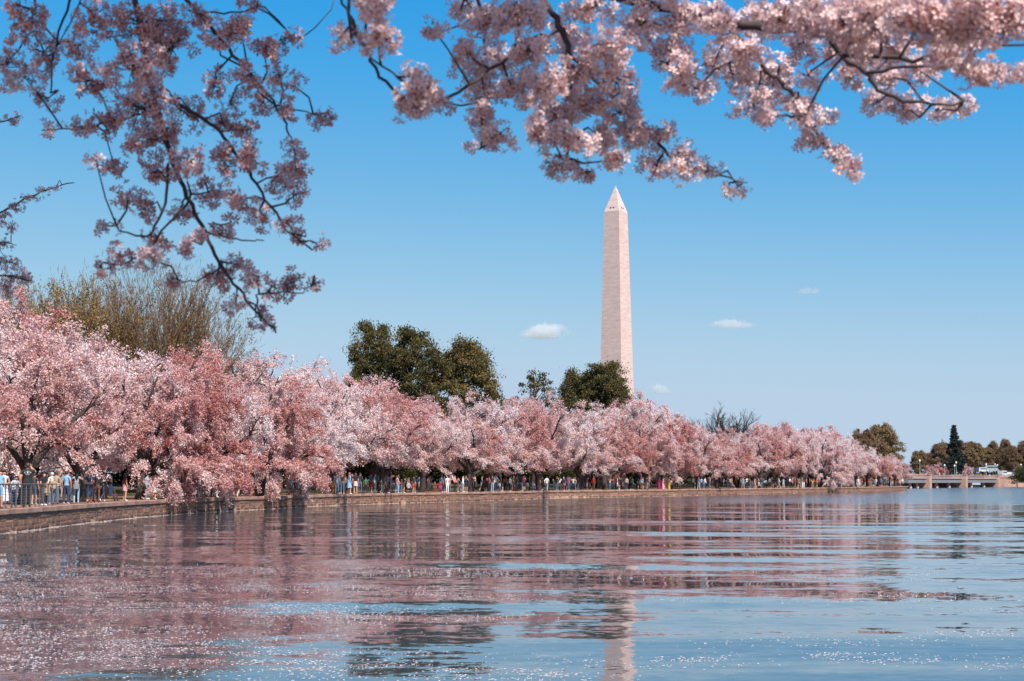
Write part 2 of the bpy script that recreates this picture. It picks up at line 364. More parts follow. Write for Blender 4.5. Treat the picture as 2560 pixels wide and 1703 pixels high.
# stones, three uneven courses: the nearest as parts, the rest joined
def stone_shape(sd):
    r = random.Random(sd); bm = bmesh.new()
    base = [(-.5, -.5), (.5, -.5), (.5, .5), (-.5, .5)]
    if r.random() < 0.5: base.insert(r.choice((1, 3)), (r.uniform(-.15, .15), r.choice((-.5, .5)))) if False else None
    pr = [(x + r.uniform(-.05, .05), z + r.uniform(-.06, .06)) for x, z in base]
    V = [(x, 0.0, z) for x, z in pr] + [(x * .90 + r.uniform(-.02, .02), -1.0 + r.uniform(-.25, .25), z * .86 + r.uniform(-.03, .03)) for x, z in pr]
    F = [(4, 5, 6, 7)[::-1], (0, 1, 5, 4), (1, 2, 6, 5), (2, 3, 7, 6), (3, 0, 4, 7)]
    bm.free(); return V, [tuple(f)[::-1] if i == 0 else f for i, f in enumerate(F)]
stone_src = [stone_shape(s) for s in range(10)]
stone_me = [mesh_data('stone', v, f, [M['stone']]) for v, f in stone_src]
SV = []; SF = []; nst = 0
rows = []
for row, (z0, z1) in enumerate(((0.02, 0.27), (0.27, 0.52), (0.52, 0.765))):
    l = 8.0 + random.uniform(0, 0.6)
    while l < STOT - 1:
        w = random.uniform(0.55, 1.25) if l < 120 else random.uniform(0.9, 1.9); rows.append((l + w / 2, w, (z0 + z1) / 2, z1 - z0)); l += w
rows.sort(key=lambda r: r[0])
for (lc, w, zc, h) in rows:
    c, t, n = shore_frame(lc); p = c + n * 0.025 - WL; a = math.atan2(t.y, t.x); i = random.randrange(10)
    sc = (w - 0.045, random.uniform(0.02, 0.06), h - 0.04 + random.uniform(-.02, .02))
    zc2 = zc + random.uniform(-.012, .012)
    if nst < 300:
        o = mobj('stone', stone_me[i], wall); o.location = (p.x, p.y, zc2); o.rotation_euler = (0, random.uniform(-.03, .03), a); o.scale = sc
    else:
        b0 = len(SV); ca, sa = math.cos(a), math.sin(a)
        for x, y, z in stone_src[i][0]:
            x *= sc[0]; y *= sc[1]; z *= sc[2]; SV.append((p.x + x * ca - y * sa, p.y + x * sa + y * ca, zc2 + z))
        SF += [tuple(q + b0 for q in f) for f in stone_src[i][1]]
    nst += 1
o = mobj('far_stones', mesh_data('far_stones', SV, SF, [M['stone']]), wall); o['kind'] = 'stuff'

# ------------------------------------------------------------------ trees
def unit(v): return v / (np.linalg.norm(v) + 1e-9)
def walk(p, d, L, n, curl, trop, rng, droop=0.0):
    P = [p.copy()]; d = unit(d)
    for i in range(n):
        d = unit(d + rng.normal(0, curl, 3) + np.array(trop) + np.array([0, 0, -droop * (i / n)]))
        p = p + d * (L / n); P.append(p.copy())
    return np.array(P)
def side_dir(d, ang, az):
    d = unit(d); u = unit(np.cross(d, np.array([0.2, 0.1, 0.97]) if abs(d[2]) < 0.9 else np.array([1., 0, 0]))); w = np.cross(d, u)
    return d * math.cos(ang) + (u * math.cos(az) + w * math.sin(az)) * math.sin(ang)
def at_t(P, t):
    f = t * (len(P) - 1); i = min(int(f), len(P) - 2); return P[i] + (P[i + 1] - P[i]) * (f - i), P[i + 1] - P[i]
def leaf_quads(C, size, rng, aspect=1.0, along=None):
    """one small irregular quad at each point of C"""
    n = len(C); a = rng.normal(size=(n, 3)); a /= np.linalg.norm(a, axis=1)[:, None]
    b_ = rng.normal(size=(n, 3)); b_ -= (a * b_).sum(1)[:, None] * a; b_ /= np.linalg.norm(b_, axis=1)[:, None]
    if along is not None: a = along
    s = (size * rng.uniform(0.6, 1.35, n))[:, None] * 0.5
    V = np.empty((n, 4, 3)); V[:, 0] = C - a * s * aspect + b_ * s * 0.25; V[:, 1] = C + b_ * s * -1; V[:, 2] = C + a * s * aspect; V[:, 3] = C + b_ * s
    return V.reshape(-1, 3), np.arange(4 * n).reshape(-1, 4)

def cherry(seed, H=10.0, R=6.3, droop=0.10, dens=82, size=0.105, lean=(0.12, 0.0), limbs=6, low=1.9, drop=0.5, lowl=0):
    rng = np.random.default_rng(seed); wood = []; C = []; T = []
    th = rng.uniform(1.3, 1.9); tr = walk(np.zeros(3), np.array([lean[0], lean[1], 1.0]), th, 4, 0.08, (0, 0, .05), rng)
    r0 = 0.34; wood.append((tr, np.linspace(r0 * 1.35, r0, len(tr)), 8))
    az0 = rng.uniform(0, 6.28)
    for i in range(limbs + 1 + lowl):
        az = az0 + i * 6.283 / limbs + rng.normal(0, .2)
        inc = rng.uniform(0.70, 1.12) if i < limbs else 0.15
        if i % 2 == 1 and i < limbs: inc *= 0.72
        d = np.array([math.cos(az) * math.sin(inc), math.sin(az) * math.sin(inc), math.cos(inc)])
        L1 = R * rng.uniform(0.95, 1.2) * (1.0 if i < limbs else 0.95)
        hang = i > limbs      # low boughs that reach out over the wall and hang
        if hang:
            az = -math.pi / 2 + (i - limbs - 1 - (lowl - 1) / 2) * 0.62 + rng.normal(0, .1); inc = rng.uniform(1.25, 1.45); L1 = R * rng.uniform(1.0, 1.25)
            d = np.array([math.cos(az) * math.sin(inc), math.sin(az) * math.sin(inc), math.cos(inc)])
        P1 = walk(tr[-1] - np.array([0, 0, rng.uniform(0, .3)]), d, L1, 9, 0.10, (0, 0, 0.05) if not hang else (0, 0, 0), rng, droop if not hang else .25)
        wood.append((P1, np.linspace(r0 * 0.62, 0.045, len(P1)), 6))
        n2 = 10
        for j in range(n2):
            t = 0.24 + 0.76 * (j + rng.uniform(0, .8)) / n2
            p, dd = at_t(P1, min(t, 1)); az2 = j * 2.4 + rng.normal(0, .4)
            d2 = side_dir(dd, rng.uniform(0.55, 1.05) if t < 0.95 else 0.2, az2); d2[2] = d2[2] * 0.75 + (0.12 if low > 0 else 0.2)
            L2 = L1 * rng.uniform(0.32, 0.52) * (1.15 - 0.45 * t)
            P2 = walk(p, d2, L2, 6, 0.15, (0, 0, 0.03), rng, droop * 2.4)
            wood.append((P2, np.linspace(0.055, 0.016, len(P2)), 4))
            bt = rng.normal(0, 0.09)
            n3 = 11
            for q in range(n3):
                t3 = 0.30 + 0.70 * (q + rng.uniform(0, .9)) / n3; p3, dd3 = at_t(P2, min(t3, 1))
                d3 = side_dir(dd3, rng.uniform(0.4, 1.1), rng.uniform(0, 6.28)); d3[2] = d3[2] * .55 - rng.uniform(-0.25, 0.25)
                L3 = rng.uniform(0.45, 1.15)
                P3 = walk(p3, d3, L3, 4, 0.16, (0, 0, -0.02), rng, droop * 3.2)
                wood.append((P3, np.linspace(0.014, 0.006, len(P3)), 3))
                nc = int(dens * L3); tt = rng.uniform(0.05, 1.0, nc) * 4; ii = np.minimum(tt.astype(int), 3); ff = (tt - ii)[:, None]
                base = P3[ii] * (1 - ff) + P3[ii + 1] * ff
                C.append(base + rng.normal(0, 0.115, (nc, 3)) * np.array([1, 1, .8])); T.append(np.full(nc, bt + rng.normal(0, .06)) + rng.normal(0, 0.09, nc))
            nc = int(dens * .3 * L2); tt = rng.uniform(0.2, 1.0, nc) * 6; ii = np.minimum(tt.astype(int), 5); ff = (tt - ii)[:, None]
            C.append(P2[ii] * (1 - ff) + P2[ii + 1] * ff + rng.normal(0, 0.10, (nc, 3))); T.append(np.full(nc, bt) + rng.normal(0, 0.1, nc))
    C = np.concatenate(C); T = np.concatenate(T) + 0.205
    # reddish where the petals have gone first: a lumpy pattern through the crown
    T = T + 0.20 * np.sin(C[:, 0] * 0.42 + seed) * np.sin(C[:, 1] * 0.38 + seed * 2.1) + 0.08 * np.sin(C[:, 2] * .8 + seed * .7)
    mx, my = np.median(C[:, 0]), np.median(C[:, 1])
    zs = np.percentile(C[:, 2], 99.3); rs = np.percentile(np.hypot(C[:, 0] - mx, C[:, 1] - my), 96)
    k = np.array([R / rs, R / rs, H / zs])
    def weep(P):      # outer boughs arch over and hang
        P = P * k; r = np.hypot(P[:, 0] - mx * k[0], P[:, 1] - my * k[1]) / R; a = np.arctan2(P[:, 1], P[:, 0])
        P = P.copy(); P[:, 2] -= drop * np.clip(r, 0, 1.25) ** 2.6 * (0.75 + 0.35 * np.sin(a * 3 + seed)) * np.clip(P[:, 2] / H * 1.6, 0, 1); return P
    def dome(P):
        r2 = ((P[:, 0] - mx * k[0]) ** 2 + (P[:, 1] - my * k[1]) ** 2) / (R * 1.03) ** 2; a = np.arctan2(P[:, 1] - my * k[1], P[:, 0] - mx * k[0])
        return r2 / (1 + .16 * np.sin(a * 4 + seed)) + ((P[:, 2] - .40 * H) / (.615 * H)) ** 2
    C = weep(C); lim = low + 0.5 * np.sin(C[:, 0] * 1.1 + seed) * np.cos(C[:, 1] * 0.9) + rng.uniform(-.3, .3, len(C)); keep = (C[:, 2] > lim) & (dome(C) < 1 + rng.exponential(.05, len(C)))
    C = C[keep]; T = T[keep]
    wood = [(P * k if n >= 8 else weep(P), Rr, n) for P, Rr, n in wood]
    cut = []
    for P, Rr, n in wood[1:]:
        bad = (P[:, 2] < max(low, 0.3) - .2) | (dome(P) > 1.06); m_ = int(np.argmax(bad)) if bad.any() else len(P)
        if n >= 6: m_ = max(m_, 2)
        if m_ >= 2 and not (n >= 6 and m_ < 4 and False): cut.append((P[:m_], Rr[:m_], n))
    wood = wood[:1] + cut
    return wood, C, T, size
def wood_mesh(name, wood, mat):
    b_ = MB()
    for P, Rr, n in wood: b_.tube(P, list(Rr), n, cap=False)
    return b_.data(name, [mat], True)
def crown_mesh(name, C, T, size, mat, rng, aspect=1.0, along=None):
    Vq, Fq = leaf_quads(C, size, rng, aspect, along)
    return mesh_data(name, Vq, Fq, [mat], attrs={'tint': np.repeat(T, 4)})

CH = []
for i, kw in enumerate([dict(seed=11, R=5.2), dict(seed=12, R=5.5, lean=(-.2, .1), limbs=5), dict(seed=13, R=5.0, droop=0.14, low=1.2, drop=1.6),
                        dict(seed=14, R=6.2, droop=0.15, lean=(.35, -.1), low=-0.45, drop=1.3, lowl=4), dict(seed=15, R=5.2, droop=0.07, limbs=7), dict(seed=16, R=5.4, droop=0.08, lean=(.1, .3), drop=1.0)]):
    wood, C, T, s = cherry(**kw)
    CH.append((wood_mesh('trunk', wood, M['bark']), crown_mesh('crown', C, T, s, M['blossom'], np.random.default_rng(i))))
def place_tree(name, src, loc, rz, sc, shade, label, cat='tree', group=None):
    t = empty(name, loc, rz, sc); tag(t, label, cat, group)
    a = mobj('trunk', src[0], t); c = mobj('crown', src[1], t); c.color = (shade * (1.45 if name == 'cherry_tree' else 1), 0, 0, 1)
    return t

SKY = [(-400, 760), (0, 735), (60, 730), (150, 790), (230, 812), (290, 835), (400, 822), (470, 830), (560, 870), (640, 868), (700, 890), (760, 925), (790, 885), (830, 868), (900, 893), (960, 930), (1015, 965),
       (1035, 985), (1090, 955), (1150, 965), (1240, 975), (1300, 985), (1360, 965), (1420, 972), (1500, 1000), (1560, 980), (1600, 990), (1650, 1020), (1700, 1050), (1760, 1065), (1850, 1070),
       (1920, 1055), (1980, 1062), (2000, 1080), (2080, 1070), (2130, 1090), (2180, 1110), (2250, 1128), (2285, 1165), (2300, 1200)]
def sky_y(px): return float(np.interp(px, [s[0] for s in SKY], [s[1] for s in SKY]))
def px_of(x, y): return CX + FPX * x / (y * math.cos(TILT))
ORD = ['first', 'second', 'third', 'fourth', 'fifth', 'sixth', 'seventh', 'eighth', 'ninth', 'tenth', 'eleventh', 'twelfth', 'thirteenth', 'fourteenth', 'fifteenth', 'sixteenth', 'seventeenth', 'eighteenth', 'nineteenth', 'twentieth']
def ordn(i):
    return ORD[i] if i < 20 else ('twenty-' + ORD[i - 20] if i < 29 else ('thirtieth' if i == 29 else 'thirty-' + ORD[i - 30]))
def tone(s): return 'white' if s < -0.15 else ('pale pink' if s < 0.03 else ('deep pink' if s < 0.17 else 'reddish pink'))

# waterside row: (distance along the wall, metres inland, variant, shade, height factor, turn)
rr = random.Random(5)
front = []
l = 4.0; k = 0
shades = [0.02, -0.05, 0.12, 0.20, -0.18, 0.24, -0.10, 0.16, -0.30, 0.10, 0.22, -0.04, -0.26, 0.18, -0.02, -0.20, 0.14, 0.04, -0.24, 0.20, 0.26, -0.22, 0.16, 0.05, -0.24, 0.22, -0.10, 0.08, -0.28, 0.18]
DROOP = [(352, 2.8, -0.10, 3), (425, 2.4, 0.18, 3), (645, 2.0, 0.08, 3), (1175, 3.0, -0.24, 2), (1510, 3.2, -0.10, 2), (2050, 2.4, -0.26, 3), (2262, 2.6, -0.08, 2)]
DL = [(shore_at(px, s_)[1], s_, sh_, v_) for px, s_, sh_, v_ in DROOP]
while l < STOT - 2:
    nd = min(DL, key=lambda q: abs(q[0] - l))
    if abs(nd[0] - l) > 4.6: front.append((l, rr.uniform(2.4, 4.2) + (2.6 if l < 24 else 0), rr.choice((0, 1, 2, 4, 5)), shades[k % len(shades)], rr.uniform(0.72, 0.9), rr.uniform(0, 6.28)))
    k += 1
    l += rr.uniform(8.6, 11.0)
for l_, s_, sh_, v_ in DL:
    n_ = shore_frame(l_)[2]; front.append((l_, s_, v_, sh_, rr.uniform(.68, .82), math.atan2(-n_.y, -n_.x) + math.pi / 2 + rr.uniform(-.3, .3)))
cherries = []
for (l, s, v, sh, hf, rz) in front:
    c, t, n = shore_frame(l); p = c + n * s; x, y = p.x, p.y; px = px_of(x, y); z = gz(x, y)
    Hs = ((1203 - sky_y(px)) / FPX * y + CAMZ - z) * hf
    Hs = min(max(Hs * 1.05, 5.5), 12.5); cherries.append([px, 0, x, y, z, v, sh, Hs, rz])
l = 6.0; k = 0
while l < STOT - 2:
    s = rr.uniform(11, 16); c, t, n = shore_frame(l); p = c + n * s; x, y = p.x, p.y; px = px_of(x, y); z = gz(x, y)
    Hs = ((1203 - sky_y(px)) / FPX * y + CAMZ - z) * rr.uniform(0.90, 1.04)
    if px > 2150: Hs *= 0.8
    if px < 140: Hs *= 1.08
    cherries.append([px, 1, x, y, z, rr.randrange(6), shades[(k * 7 + 3) % len(shades)] , min(max(Hs, 6), 17), rr.uniform(0, 6.28)]); k += 1
    l += rr.uniform(7.0, 9.0)
# which trees are white and which have turned pink or red, along the row
TONES = [(0, .06), (150, .04), (215, -.16), (270, -.2), (350, .16), (430, .18), (500, -.2), (560, -.05), (640, .12), (700, .05), (760, -.28), (850, -.26), (945, .2), (1040, .02), (1130, -.18), (1210, -.12), (1270, .18), (1360, -.06), (1480, -.2), (1560, -.02), (1650, .1), (1750, .14), (1850, .0), (1950, .16), (2050, -.24), (2150, -.02), (2260, .02)]
cnt = {0: 0, 1: 0}; cut_ = {0: 0, 1: 0}
cherries.sort(key=lambda c: c[0])
for (px, row, x, y, z, v, sh, Hs, rz) in cherries:
    sh = .8 * float(np.interp(px, [q[0] for q in TONES], [q[1] for q in TONES])) + .25 * sh
    if px < -330: continue
    sc = Hs / 10.0; w = min(max(sc * (1.0 if row == 0 else 1.08), 0.85), 1.35)
    if row == 0: lab = f"{tone(sh)} cherry tree at the wall, {ordn(cnt[0])} from the left in the waterside row"
    else: lab = f"{tone(sh)} cherry tree, {ordn(cnt[1])} from the left in the row behind the waterside trees"
    if px < -30:
        cut_[row] += 1; lab = f"{tone(sh)} cherry tree {'at the wall' if row == 0 else 'of the back row'} cut by the left edge" + ('' if cut_[row] == 1 else f", {ordn(cut_[row] - 1)} one")
    else: cnt[row] += 1
    place_tree('cherry_tree', CH[v], (x, y, z - 0.05), rz, (w, w, sc), sh, lab, group='cherry trees in bloom along the water')

# ---- evergreens, budding trees, far trees
def round_tree(seed, H, R, base, mat, n_cl=70, per=420, size=0.34, clump=1.0, limb=9, twig=0.05, shape='oval', twigs=0):
    rng = np.random.default_rng(seed); wood = []; C = []; T = []
    tr = walk(np.zeros(3), np.array([0.03, 0.02, 1.]), H * 0.85, 7, 0.04, (0, 0, .1), rng); wood.append((tr, np.linspace(H * .022, H * .006, len(tr)), 7))
    for i in range(n_cl):
        u = rng.uniform(0, 1) ** 0.8; zz = base + (H - base) * u
        if shape == 'oval': pr = math.sqrt(max(0.03, 1 - ((u - .38) / .66) ** 2))
        elif shape == 'cone': pr = max(0.06, (1.0 - u) ** .85) * (0.6 + 0.5 * rng.uniform())
        else: pr = math.sqrt(max(0.05, 1 - (u * .97) ** 2.4))
        az = rng.uniform(0, 6.28); rr_ = R * pr * rng.uniform(0.45, 1.0) ** 0.6 * (1 + .28 * math.sin(az * 3 + seed + zz * .5) + .14 * math.sin(zz * 1.3 + az * 5)); zz += .9 * math.sin(az * 2 + seed)
        c = np.array([rr_ * math.cos(az), rr_ * math.sin(az), zz])
        p0, _ = at_t(tr, min(0.95, max(0.15, (zz - R * .4) / (H * .85))))
        if i % max(1, n_cl // max(1, limb * 4)) == 0:
            mid = (p0 + c) / 2 + rng.normal(0, .3, 3) + np.array([0, 0, -.3]); wood.append((np.array([p0, mid, c]), np.array([H * .008, H * .005, H * .002]), 5))
        cs = clump * R * 0.24 * rng.uniform(.6, 1.35) * (1 - .55 * u if shape == 'cone' else 1); k = int(per * rng.uniform(.7, 1.2))
        q = rng.normal(size=(k, 3)) * 0.62
        C.append(c + q * cs * np.array([1.25, 1.25, 0.6])); T.append(np.full(k, 0.5 + rng.normal(0, .15)) + rng.normal(0, .16, k))
    C = np.concatenate(C); C = C[C[:, 2] > base * 0.5]; T = np.concatenate(T)[:len(C)]
    return wood, C, T, size
def bare_tree(seed, H, R, splits=5, buds=26, spread=0.55, up=0.10, size=0.10, base=0.16, limbs=7, rf=1.0):
    """an open tree of many fine rising twigs with few buds"""
    rng = np.random.default_rng(seed); wood = []; C = []; T = []
    tr = walk(np.zeros(3), np.array([0, 0, 1.]), H * base, 3, 0.03, (0, 0, .1), rng); wood.append((tr, np.linspace(H * .024, H * .018, len(tr)), 7))
    for i in range(limbs):
        az = i * 2.4 + rng.normal(0, .2); inc = spread * math.sqrt((i + .6) / limbs)
        d = np.array([math.cos(az) * math.sin(inc), math.sin(az) * math.sin(inc), math.cos(inc)])
        P1 = walk(tr[-1], d, H * rng.uniform(.5, .7), 7, 0.06, (0, 0, 0.02), rng); wood.append((P1, np.linspace(H * .011, H * .003, len(P1)), 5))
        for j in range(splits + 4):
            t = 0.15 + .85 * (j + rng.uniform(0, .9)) / (splits + 4); p, dd = at_t(P1, min(1, t))
            P2 = walk(p, side_dir(dd, rng.uniform(.3, .65), rng.uniform(0, 6.28)), H * rng.uniform(.22, .36) * (1.2 - .4 * t), 6, 0.08, (0, 0, up), rng); wood.append((P2, np.linspace(H * .0036, H * .0013, len(P2)), 4))
            for q in range(8):
                t3 = (q + rng.uniform(0, 1)) / 8; p3, dd3 = at_t(P2, min(1, t3))
                P3 = walk(p3, side_dir(dd3, rng.uniform(.2, .6), rng.uniform(0, 6.28)), H * rng.uniform(.08, .17), 4, 0.10, (0, 0, up), rng); wood.append((P3, np.linspace(H * .0014, H * .0006, len(P3)), 3))
                for w in range(3):
                    p4, dd4 = at_t(P3, rng.uniform(.2, .95)); P4 = walk(p4, side_dir(dd4, rng.uniform(.25, .6), rng.uniform(0, 6.28)), H * rng.uniform(.04, .08), 2, 0.1, (0, 0, up), rng)
                    wood.append((P4, np.linspace(H * .0008, H * .0005, len(P4)), 3))
                    if buds: 
                        tt = rng.uniform(0, 1, buds)[:, None]; C.append(P4[0] * (1 - tt) + P4[-1] * tt + rng.normal(0, size * .8, (buds, 3))); T.append(rng.normal(.5, .2, buds) + (P4[0][0] * -0.012))
    k = None
    allp = np.concatenate([P for P, _, _ in wood]); rs = np.percentile(np.hypot(allp[:, 0], allp[:, 1]), 99); k = np.array([R / rs, R / rs, H / allp[:, 2].max()])
    ok = lambda P: ((P[:, 0] ** 2 + P[:, 1] ** 2) * k[0] ** 2 / (R * .98) ** 2 + ((P[:, 2] * k[2] - .40 * H) / (.575 * H)) ** 2).max() < 1.02 + rng.uniform(0, .1)
    wood = [(P * k, Rr * rf, n) for P, Rr, n in wood if n >= 5 or ok(P)]
    if C: C = np.concatenate(C) * k; T = np.concatenate(T); q = (C[:, 0] ** 2 + C[:, 1] ** 2) / R ** 2 + ((C[:, 2] - .40 * H) / (.59 * H)) ** 2 < 1.03 + rng.exponential(.04, len(C)); C = C[q]; T = T[q]
    return wood, C, T, size
def build_tree(spec, woodmat, leafmat, seed=0, aspect=1.0):
    wood, C, T, s = spec
    return (wood_mesh('trunk', wood, woodmat), crown_mesh('crown', C, T, s, leafmat, np.random.default_rng(seed), aspect) if len(C) else None)
def brush_mesh(seed, H, R, n, size, aspect, mat, z0=0.12):
    rng = np.random.default_rng(seed); u = rng.normal(size=(n, 3)); u /= np.linalg.norm(u, axis=1)[:, None]; u *= rng.uniform(.2, 1, n)[:, None] ** .45
    az = np.arctan2(u[:, 1], u[:, 0]); lump = 1 + .10 * np.sin(az * 5 + seed) + .07 * np.sin(az * 11 + u[:, 2] * 4)
    C = np.column_stack([u[:, 0] * R * .9 * lump, u[:, 1] * R * .9 * lump, .42 * H + u[:, 2] * .54 * H * lump]); C = C[C[:, 2] > z0 * H + .5 * np.hypot(C[:, 0], C[:, 1])]
    d = C - np.array([0, 0, -.15 * H]); d /= np.linalg.norm(d, axis=1)[:, None]; d += rng.normal(0, .30, d.shape); d /= np.linalg.norm(d, axis=1)[:, None]
    V, F = leaf_quads(C, size, rng, aspect, d); top = (C[:, 2] / H)
    return mesh_data('twigs', V, F, [mat], attrs={'tint': np.repeat(np.clip(rng.normal(.12, .12, len(C)) + .45 * (top - .45), 0, 1), 4)})
def stand(name, src, px, Y, top, H0, label, shade=0.0, wf=1.0, rz=0.0, group=None, cat='tree'):
    """stand a tree of native height H0 at column px, Y metres away, as tall as the photo shows"""
    X = (px - CX) / FPX * Y * math.cos(TILT); z = gz(X, Y); H = at(px, top, Y).z - z; s = H / H0
    return place_tree(name, src, (X, Y, z - 0.05), rz, (s * wf, s * wf, s), shade, label, cat, group)

ev1 = build_tree(round_tree(21, 20, 6.0, 4.0, None, n_cl=300, per=150, size=0.26, clump=0.55), M['bark'], M['evergreen'], 1)
ev2 = build_tree(round_tree(22, 18, 7.5, 3.0, None, n_cl=340, per=150, size=0.26, clump=0.5, shape='dome'), M['bark'], M['evergreen'], 2)
ev3 = build_tree(round_tree(26, 20, 5.0, 4.0, None, n_cl=260, per=140, size=0.27, clump=0.55, shape='cone'), M['bark'], M['evergreen'], 2)
stand('evergreen_tree', ev1, 932, 238, 822, 20, 'tall dark evergreen, leftmost of the group above the blossoms left of the obelisk', 0.05, 0.58, 0.3, 'dark evergreens behind the cherries')
stand('evergreen_tree', ev1, 1030, 232, 838, 20, 'dense dark evergreen in the middle of the evergreen group left of the obelisk', 0.0, 0.74, 1.3, 'dark evergreens behind the cherries')
stand('evergreen_tree', ev2, 1160, 236, 868, 18, 'broad olive-brown evergreen, rightmost of the group left of the obelisk', 0.20, 0.78, 2.1, 'dark evergreens behind the cherries')
stand('evergreen_tree', ev2, 1450, 300, 938, 18, 'low broad evergreen standing in front of the obelisk base', 0.02, 0.62, 0.5, 'dark evergreens behind the cherries')
stand('evergreen_tree', ev1, 1512, 296, 918, 20, 'pointed dark evergreen right in front of the obelisk shaft', 0.02, 0.85, 4.0, 'dark evergreens behind the cherries')
bud1 = build_tree(bare_tree(31, 20, 9.5, buds=9, spread=0.8, size=0.115, limbs=20, base=0.12), M['tanbark'], M['budding'], 3)
bud2 = build_tree(bare_tree(32, 18, 8.0, buds=11, spread=0.7, size=0.14, limbs=14), M['tanbark'], M['budding'], 4)
brush1 = brush_mesh(61, 20, 9.5, 26000, .042, 15, M['budding']); brush2 = brush_mesh(62, 18, 8.0, 9000, .05, 12, M['budding'])
bt1 = stand('budding_tree', bud1, 378, 150, 622, 20, 'big bare tree with fine tan twigs above the pink blossoms', 0.0, 0.98, 0.4, 'budding trees above the left blossoms')
bt2 = stand('budding_tree', bud2, 190, 146, 650, 18, 'bare tree with yellow-green buds behind the tall pink tree', 0.28, 0.8, 2.4, 'budding trees above the left blossoms')
bt3 = stand('budding_tree', bud2, 20, 140, 640, 18, 'yellow budding tree at the left edge above the pink blossoms', 0.35, 0.7, 4.4, 'budding trees above the left blossoms')
for t_, m_, c_ in ((bt1, brush1, 0.0), (bt2, brush2, .1)):
    o = mobj('twigs', m_, t_); o['kind'] = 'stuff'; o.color = (c_, 0, 0, 1)
bare = (wood_mesh('trunk', bare_tree(33, 14, 8.5, buds=0, spread=0.95, up=0.02, base=.2, limbs=15, rf=2.1)[0], M['bark']), None)
def stand_bare(px, Y, top, H0, label, wf, rz):
    X = (px - CX) / FPX * Y * math.cos(TILT); z = gz(X, Y); s = (at(px, top, Y).z - z) / H0
    t = empty('bare_tree', (X, Y, z - .05), rz, (s * wf, s * wf, s)); tag(t, label, 'tree'); mobj('trunk', bare[0], t)
stand_bare(1812, 330, 992, 14, 'leafless dark tree rising over the blossoms right of the obelisk', 0.95, 0.6)
sm = build_tree(round_tree(27, 14, 4.5, 4.0, None, n_cl=80, per=80, size=0.26, clump=0.5), M['bark'], M['evergreen'], 8)
stand('evergreen_tree', sm, 1343, 290, 945, 14, 'thin sparse olive tree peeping over blossoms left of the obelisk', 0.0, 0.7, 1.0, 'dark evergreens behind the cherries')
far1 = build_tree(round_tree(41, 18, 8.5, 2.5, None, n_cl=300, per=120, size=0.36, clump=0.5, shape='dome'), M['bark'], M['fartree'], 5, 1.5)
far2 = build_tree(round_tree(42, 18, 6.5, 2.5, None, n_cl=280, per=110, size=0.36, clump=0.5), M['bark'], M['fartree'], 6, 1.6)
far3 = build_tree(bare_tree(43, 18, 7.5, buds=7, spread=0.7, size=0.3, limbs=11), M['tanbark'], M['fartree'], 7, 1.6)
FARG = 'spring trees on the far bank beyond the bridge'
stand('spring_tree', far1, 2208, 430, 1070, 18, 'round olive budding tree over the last cherry trees before the bridge', 0.35, 0.66, 0.0, FARG)
stand('spring_tree', far2, 2158, 428, 1080, 18, 'open brownish tree on the left flank of the round olive tree', 0.1, 0.62, 1.0, FARG)
for (px, Y, top, src, sh, wf, rz, lab) in [
    (2300, 690, 1131, far1, 0.30, 0.75, 0.3, 'low olive tree left of the brown tree beyond the bridge'),
    (2348, 670, 1115, far1, -0.28, 0.72, 1.4, 'dark reddish-brown domed tree left of the tall conifer'),
    (2368, 690, 1092, far3, 0.05, 0.62, 2.2, 'bare pale-twigged tree just behind the tall conifer'),
    (2425, 680, 1109, far2, 0.30, 0.95, 3.0, 'yellowish tree touching the tall conifer on its right'),
    (2450, 700, 1115, far3, 0.1, 0.8, 0.9, 'thin-twigged tree above the parked vehicles beyond the bridge'),
    (2470, 690, 1122, far2, 0.22, 0.9, 5.0, 'tan budding tree behind the white parked van'),
    (2515, 700, 1104, far1, 0.32, 0.5, 2.6, 'tall olive-topped tree near the right edge beyond the bridge'),
    (2500, 690, 1119, far3, -0.1, 0.8, 4.1, 'brown leafless tree behind the bus'),
    (2532, 680, 1119, far1, -0.26, 0.62, 4.4, 'dark brown tree above the right bridge abutment'),
    (2570, 690, 1107, far2, -0.2, 0.9, 1.0, 'brown tree cut by the right edge of the view'),
    (2325, 715, 1125, far3, 0.0, 1.0, 0.2, 'twiggy brown tree in the gap left of the domed brown tree'), (2400, 720, 1107, far1, 0.0, 0.6, 0.7, 'brown tree half hidden behind the conifer'), (2440, 725, 1112, far1, -0.1, 0.7, 2.9, 'brownish tree behind the yellowish one right of the conifer'),
    (2485, 730, 1108, far1, 0.1, 0.6, 1.9, 'tan tree filling the gap above the bus'), (2550, 725, 1111, far3, -0.2, 0.9, 3.3, 'dark leafless tree behind the right abutment trees'), (2378, 705, 1117, far1, -0.25, 0.6, 5.1, 'dark brown low tree at the foot of the conifer')]:
    stand('spring_tree', src, px, Y, top, 18, lab, sh, wf, rz, FARG)
con = build_tree(round_tree(44, 24, 5.6, 3.0, None, n_cl=240, per=110, size=0.40, clump=0.62, shape='cone', limb=14), M['bark'], M['conifer'], 9)
stand('conifer_tree', con, 2388, 655, 1069, 24, 'tall dark blue-green conifer behind the bridge', 0, 1.1, 0.2, None, 'conifer')
for (px, Y, top, v, sh, lab) in [(2330, 600, 1160, 1, 0.10, 'small pink cherry tree behind the bridge, next to its left lamp'), (2352, 610, 1157, 4, 0.14, 'small deep pink cherry tree behind the middle of the bridge'), (2420, 625, 1160, 2, -0.12, 'small pale cherry tree leaning beyond the bridge, right of the conifer')]:
    stand('cherry_tree', CH[v], px, Y, top, 10, lab, sh, 0.9, v, 'cherry trees beyond the bridge')
